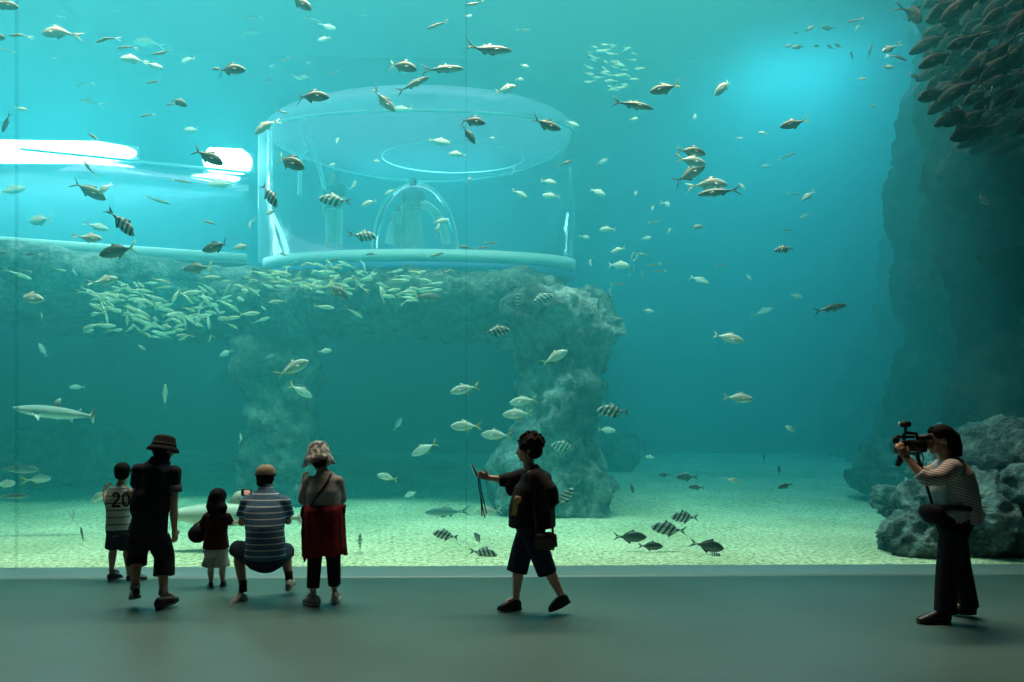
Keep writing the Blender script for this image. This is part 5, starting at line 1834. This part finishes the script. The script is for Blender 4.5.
    (785, 486, 15, 195, 'D', 10.2, 0, 'small dark fish alone over the right sand, right of the white one'),
    (764, 458, 9, 85, 'D', 12, 0, None), (779, 470, 9, 85, 'D', 12, 0, None), (650, 457, 9, 170, 'B', 11.5, 0, None),
    (18, 469, 46, 0, 'G', 11, 0, 'long dim fish low at the left edge, behind two yellow-finned fish'),
    (39, 479, 24, 5, 'Y', 10.2, 0, 'yellow-finned fish low on the left, right one of two'),
    (6, 484, 22, 8, 'Y', 10.3, 0, 'yellow-finned fish low at the left edge, left one of two'),
    (13, 496, 34, 3, 'M', 9.6, 0, 'slim pale fish low at the left edge, below the yellow-finned ones'),
    (97, 498, 22, 30, 'B', 9.0, 0, 'pale fish partly hidden by the raised hands of the boy'),
    (72, 514, 14, 100, 'B', 10, 20, None), (82, 534, 15, 86, 'D', 9.0, 20, 'dim dark fish hanging upright over the sand, left of the boy'),
    (30, 298, 31, -7, 'R', 9.5, 0, 'pale pinkish fish alone at the left, below the tunnel'),
    (42, 317, 9, 80, 'B', 10.5, 30, None), (105, 281, 26, 14, 'B', 9.8, 0, 'white fish at the upper left end of the dense school'),
    (117, 251, 36, 192, 'K', 9.2, 0, 'grey jack with yellow tail swimming left at the tunnel foot'),
    (90, 238, 25, -3, 'R', 9.7, 0, 'white and pink fish right above the grey yellow-tailed jack'),
    (98, 227, 20, -12, 'B', 11.8, 0, None),
    (123, 224, 31, -47, 'S', 9.2, 0, 'dark banded fish diving right in front of the tunnel'),
    (90, 191, 33, -27, 'J', 10.2, 0, 'grey fish slanting down right below the long lamp strip'), (105, 188, 16, 230, 'B', 10.2, 0, 'small white fish touching the nose of the grey fish below the lamp strip'),
    (95, 138, 19, 143, 'M', 9.7, 0, 'dark slender fish at the edge of the long blazing lamp'),
    (88, 167, 19, 125, 'M', 10.5, 0, 'faint slender fish hanging below the long blazing lamp'),
    (6, 123, 20, 240, 'J', 10, 0, 'grey fish diving at the left edge above the lamp strip'),
    (209, 157, 33, -26, 'J', 9.3, 0, 'dark jack silhouetted against the short blazing lamp'),
    (221, 184, 25, 180, 'B', 12.5, 0, None), (192, 130, 16, 175, 'B', 12.5, 0, None), (160, 201, 22, -15, 'M', 12.5, 0, None), (182, 181, 18, -4, 'M', 12, 0, None),
    (270, 196, 27, -56, 'S', 9.4, 0, 'dark banded fish diving by the wide left joint of the round room'),
    (290, 162, 35, -25, 'K', 9.2, 0, 'large speckled grey jack in front of the left part of the round room'),
    (208, 222, 15, -15, 'M', 10.3, 0, None), (216, 247, 30, 190, 'J', 9.6, 0, 'grey jack over the right end of the tunnel base beam'),
    (242, 247, 17, 188, 'B', 10.3, 0, 'white fish between the grey jack and the round room rim'), (250, 224, 13, -75, 'B', 11, 30, None), (271, 212, 11, 220, 'B', 10.5, 0, None),
    (197, 268, 28, 185, 'K', 10.4, 0, 'dim grey jack with yellow tail under the tunnel base, swimming left'),
    (31, 254, 15, 180, 'M', 10, 0, None), (4, 253, 15, 180, 'M', 10, 0, None), (40, 220, 27, 180, 'B', 12, 0, None), (12, 190, 22, 20, 'B', 12.5, 0, None), (22, 270, 14, 170, 'M', 11.5, 0, None),
    (20, 275, 22, -20, 'C', 11.5, 0, None), (60, 270, 12, -10, 'C', 11.5, 0, None), (74, 272, 10, -50, 'C', 11.5, 0, None),
    (334, 200, 30, 176, 'S', 10.5, 0, 'pale striped fish swimming left in front of the dark-topped visitor'),
    (364, 236, 26, -5, 'S', 10.5, 0, 'pale striped fish low beside the left foot of the bubble window'),
    (441, 221, 15, 12, 'B', 11.5, 0, None), (437, 230, 13, 70, 'B', 11.5, 0, None),
    (371, 254, 13, 180, 'M', 10.4, 0, None), (282, 254, 11, -15, 'M', 10.4, 0, None), (436, 255, 17, 15, 'M', 10.3, 0, None), (463, 247, 15, -4, 'M', 10.3, 0, None), (481, 248, 14, 10, 'M', 10.3, 0, None),
    (491, 243, 13, -4, 'M', 10.3, 0, None), (333, 260, 11, 10, 'M', 10.5, 0, None), (447, 272, 14, 20, 'M', 10.8, 0, None),
    (141, 347, 12, -30, 'C', 11, 0, None), (184, 338, 11, 210, 'C', 11, 0, None), (210, 338, 9, 250, 'C', 11, 0, None), (226, 353, 15, 200, 'B', 12.5, 0, None), (43, 350, 14, 110, 'B', 13, 0, None),
    (77, 387, 13, 180, 'B', 13, 0, None), (241, 438, 10, 85, 'B', 9.8, 40, 'small pale diamond-shaped fish above the long-haired girl'),
]


def build_fish():
    for cx, cy, L, ang, k, d, turn, lab in FISH:
        if lab:
            put_fish(k, cx, cy, L, ang, d, turn + (RN.uniform(-14, 14) if not turn else 0), lab)
        else:
            kw = KW.get(k, 'pale school fish straying')
            w = where(cx, cy)
            put_fish(k, cx, cy, L, ang, d, turn + (RN.uniform(-22, 22) if not turn else 0), '%s %s' % (kw, w), '%s %s' % (kw, w))
    # the dense pale school under the tunnel and along the ledge
    def ok(cx, cy, blobs):
        for x, y, rx, ry in blobs:
            if ((cx - x) / rx) ** 2 + ((cy - y) / ry) ** 2 < RN.uniform(.35, 1.15): return True
        return False
    left = [(150, 308, 56, 30), (112, 300, 28, 22), (176, 316, 30, 24), (235, 300, 52, 26), (95, 318, 10, 20), (262, 290, 36, 20)]
    n = 0
    for dense, cnt, lab, grp, angs in ((left, 150, 'pale yellowish fish of the dense school below the glass tunnel', 'dense school below the tunnel', (-40, 25)),
                                       ([(340, 280, 78, 17), (400, 285, 40, 17), (300, 278, 30, 18)], 78, 'pale slim fish of the school strung along the arch ledge', 'school along the arch ledge', (-25, 20))):
        k = 0
        while k < cnt:
            x0, x1 = min(b[0] - b[2] for b in dense), max(b[0] + b[2] for b in dense)
            y0, y1 = min(b[1] - b[3] for b in dense), max(b[1] + b[3] for b in dense)
            cx, cy = RN.uniform(x0, x1), RN.uniform(y0, y1)
            if not ok(cx, cy, dense): continue
            a = RN.uniform(*angs) + (180 if RN.random() < .35 else 0)
            if RN.random() < .12: a += RN.choice((-60, 60))
            put_fish('C', cx, cy, RN.uniform(10, 18), a, RN.uniform(10.2, 12.2), RN.uniform(-45, 45), lab, grp)
            k += 1
    # the small faint school high in the open water
    k = 0
    while k < 46:
        cx, cy = RN.uniform(575, 648), RN.uniform(36, 96)
        if ((cx - 613) / 34) ** 2 + ((cy - 67) / 28) ** 2 > RN.uniform(.5, 1.1): continue
        put_fish('C', cx, cy, RN.uniform(7, 12), RN.uniform(-20, 15) + (180 if RN.random() < .4 else 0), RN.uniform(12.2, 13.8), RN.uniform(-40, 40),
                 'tiny pale fish of the faint school high in the open water', 'faint school in the open water')
        k += 1
    # the big dark school in the upper right corner
    k = 0
    pos = []
    edge = [(0, 935), (25, 928), (45, 922), (70, 935), (85, 928), (105, 936), (125, 955), (150, 985)]
    tries = 0
    while k < 105 and tries < 20000:
        tries += 1
        cx, cy = RN.uniform(918, 1045), RN.uniform(-8, 152)
        lim = 1100
        for (ya, xa), (yb, xb) in zip(edge, edge[1:]):
            if ya <= max(cy, 0) <= yb: lim = xa + (xb - xa) * (max(cy, 0) - ya) / (yb - ya)
        if cx < lim: continue
        if cy > 118 and cx > 1012: continue
        d = RN.uniform(8.75, 10.4)
        if any(abs(cx - a) < 8 and abs(cy - b) < 6.5 for a, b in pos[-200:]): continue
        pos.append((cx, cy))
        put_fish('Q', cx, cy, RN.uniform(31, 42), RN.uniform(198, 230), d, RN.uniform(-30, 22), 'brown-grey fish of the big dark school in the upper right corner', 'dark school in the upper right')
        k += 1


build_fish()


# ------------------------------------------------------------------ sharks
def shark(name, label, nose, tail, d, M, Mb, fat=.062, tail_up=.16, flat=False):
    a, b = P(*nose, d), P(*tail, d)
    L = (a - b).length
    X = (a - b).normalized(); Y = UP.cross(X).normalized(); Z = X.cross(Y).normalized()
    root = thing(name, label, 'shark', (0, 0, 0))
    root.matrix_world = Matrix.Translation((a + b) / 2) @ Matrix((X, Y, Z)).transposed().to_4x4() @ Matrix.Diagonal((L, L, L, 1))
    prof = [(-.44, .012, .012, .008), (-.36, .008, .020, .015), (-.24, .004, .034, .028), (-.10, .0, fat * .82, fat * .7), (.06, 0, fat, fat * .85), (.20, 0, fat * .98, fat * .9), (.32, -.002, fat * .80, fat * .8),
            (.41, -.002, fat * .56, fat * .66), (.47, .0, fat * .32, fat * .42), (.50, .004, fat * .10, fat * .14)]
    def add(nm, bm, m):
        o = link_mesh(nm, bm, m); o.parent = root; return o
    add('body', fish_body(prof, bend=.25, n=20), M)
    bnd = .25
    add('tail_fin', fin([(-.40, .022), (-.44, .05), (-.56, tail_up), (-.535, tail_up * .7), (-.47, .01), (-.51, -.055), (-.44, -.02), (-.40, -.004)], .008, bend=bnd), M)
    add('dorsal_fin', fin([(.11, fat * .9), (.05, fat + .075), (.015, fat + .085), (.0, fat * .95), (.02, fat * .7)], .008), M)
    add('rear_dorsal_fin', fin([(-.20, .030), (-.235, .068), (-.255, .07), (-.26, .02)], .006, bend=bnd), M)
    for s in (-1, 1):
        def tl(v, s=s): return Vector((v.x, s * (fat * .6 + (.02 - v.z) * .9), -fat * .45 + v.z * .5))
        add('pectoral_fin', fin([(.27, .01), (.20, -.04), (.10, -.13), (.11, -.11), (.15, -.03), (.18, .01)], .007, tilt=tl), M)
        bm = bmesh.new(); ball(bm, (.425, s * fat * .60, .012), (.007, .004, .007), seg=8)
        add('eye', bm, EYE_D)
    add('pelvic_fin', fin([(-.10, -.045), (-.14, -.085), (-.155, -.085), (-.15, -.03)], .006, bend=bnd), M)
    return root


F_shark = mat_fish('shark_skin', (.25, .28, .27), (.45, .48, .46), (.85, .88, .86), zspan=(-.06, .06))
F_zebra = mat_fish('pale_shark_skin', (.52, .50, .42), (.62, .60, .52), (.8, .8, .74), zspan=(-.08, .08))
shark('reef_shark', 'slender grey reef shark with pale belly gliding left in the deep water', (13, 408), (108, 418), 10.2, F_shark, None, fat=.066, tail_up=.10)
shark('sand_shark', 'large pale shark lying low over the sand behind the girl and the squatting man', (168, 514), (318, 516), 8.95, F_zebra, None, fat=.078, tail_up=.06)


# ------------------------------------------------------------------ the visitors inside the round room
def far_visitor(label, cx, y0, y1, d, top_m, leg_m, hair_m, long_hair=True, robe=False, arm_px=0):
    foot, head = P(cx, y1, d), P(cx, y0, d)
    H = head.z - foot.z
    s = H / 1.66
    t = thing('person', label, 'person', foot)
    def z(k): return foot + UP * (k * s)
    R_, F_ = RGT, -FWD
    B = basis(F_)
    bm = bmesh.new()
    tube(bm, [z(.88), z(.98), z(1.15), z(1.32), z(1.40), z(1.45)], [(.15 * s, .11 * s), (.15 * s, .11 * s), (.135 * s, .1 * s), (.17 * s, .11 * s), (.12 * s, .08 * s), (.055 * s, .055 * s)], n=16, flat=R_)
    head_shape(bm, z(1.545), B, s * .95)
    for k in (-1, 1):
        sh = z(1.36) + R_ * (k * .18 * s)
        el = sh - UP * .27 * s + R_ * (k * .05 * s)
        wr = el - UP * (.06 if k == arm_px else .24) * s + F_ * (.2 if k == arm_px else .05) * s - R_ * (k * .03 * s)
        tube(bm, [sh, el, wr], [.05 * s, .038 * s, .026 * s], n=10)
        hand_shape(bm, wr, (wr - el), F_, s, k, .4)
        hp = z(.88) + R_ * (k * .085 * s)
        tube(bm, [hp, z(.48) + R_ * (k * .10 * s) + F_ * .02, z(.08) + R_ * (k * .10 * s), z(.03) + R_ * (k * .11 * s) + F_ * .12 * s], [.085 * s, .056 * s, .036 * s, .028 * s], n=12)
    fuse('body', bm, .011, M_skin2, t, 2)
    bm = bmesh.new()
    tube(bm, [z(.86), z(.98), z(1.15), z(1.32), z(1.41)], [(.19 * s, .15 * s), (.18 * s, .14 * s), (.16 * s, .125 * s), (.20 * s, .135 * s), (.12 * s, .09 * s)], n=16, flat=R_)
    for k in (-1, 1):
        sh = z(1.36) + R_ * (k * .18 * s)
        tube(bm, [sh, sh - UP * .22 * s + R_ * (k * .05 * s)], [.065 * s, .06 * s], n=10)
    fuse('top', bm, .013, top_m, t, 3)
    bm = bmesh.new()
    if robe:
        tube(bm, [z(.98), z(.7), z(.35), z(.08)], [(.18 * s, .14 * s), (.20 * s, .16 * s), (.24 * s, .2 * s), (.27 * s, .22 * s)], n=18, flat=R_)
        fuse('long_skirt', bm, .013, leg_m, t, 3)
    else:
        tube(bm, [z(1.0), z(.85)], [(.165 * s, .125 * s), (.17 * s, .13 * s)], n=16, flat=R_)
        for k in (-1, 1):
            tube(bm, [z(.9) + R_ * (k * .085 * s), z(.48) + R_ * (k * .10 * s), z(.09) + R_ * (k * .10 * s)], [.10 * s, .085 * s, .075 * s], n=12)
        fuse('trousers', bm, .013, leg_m, t, 3)
    bm = bmesh.new()
    ballB(bm, z(1.575) - F_ * .025 * s, (.088 * s, .10 * s, .10 * s), B, 16)
    if long_hair:
        tube(bm, [z(1.58) - F_ * .05 * s, z(1.42) - F_ * .08 * s, z(1.25) - F_ * .10 * s], [(.09 * s, .06 * s), (.10 * s, .05 * s), (.08 * s, .03 * s)], n=12, flat=R_)
    fuse('hair', bm, .011, hair_m, t, 2)


M_lilac = cloth('pale_lilac', (.34, .28, .36))
M_cream = cloth('cream', (.62, .60, .56))
far_visitor('long-haired woman in pale lilac top and long white skirt inside the bubble window', 413, 178, 249.5, 15.72, M_lilac, M_cream, M_hair, True, True, 1)
far_visitor('child in pale clothes standing left of the woman inside the bubble window', 398, 205, 249.5, 15.62, M_cream, M_cream, M_hair, True, False, -1)
far_visitor('visitor in dark top and pale trousers beside the hanging hose in the round room', 334, 172, 250, 16.1, cloth('slate_top', (.05, .08, .11)), M_cream, M_hair, False, False, 1)
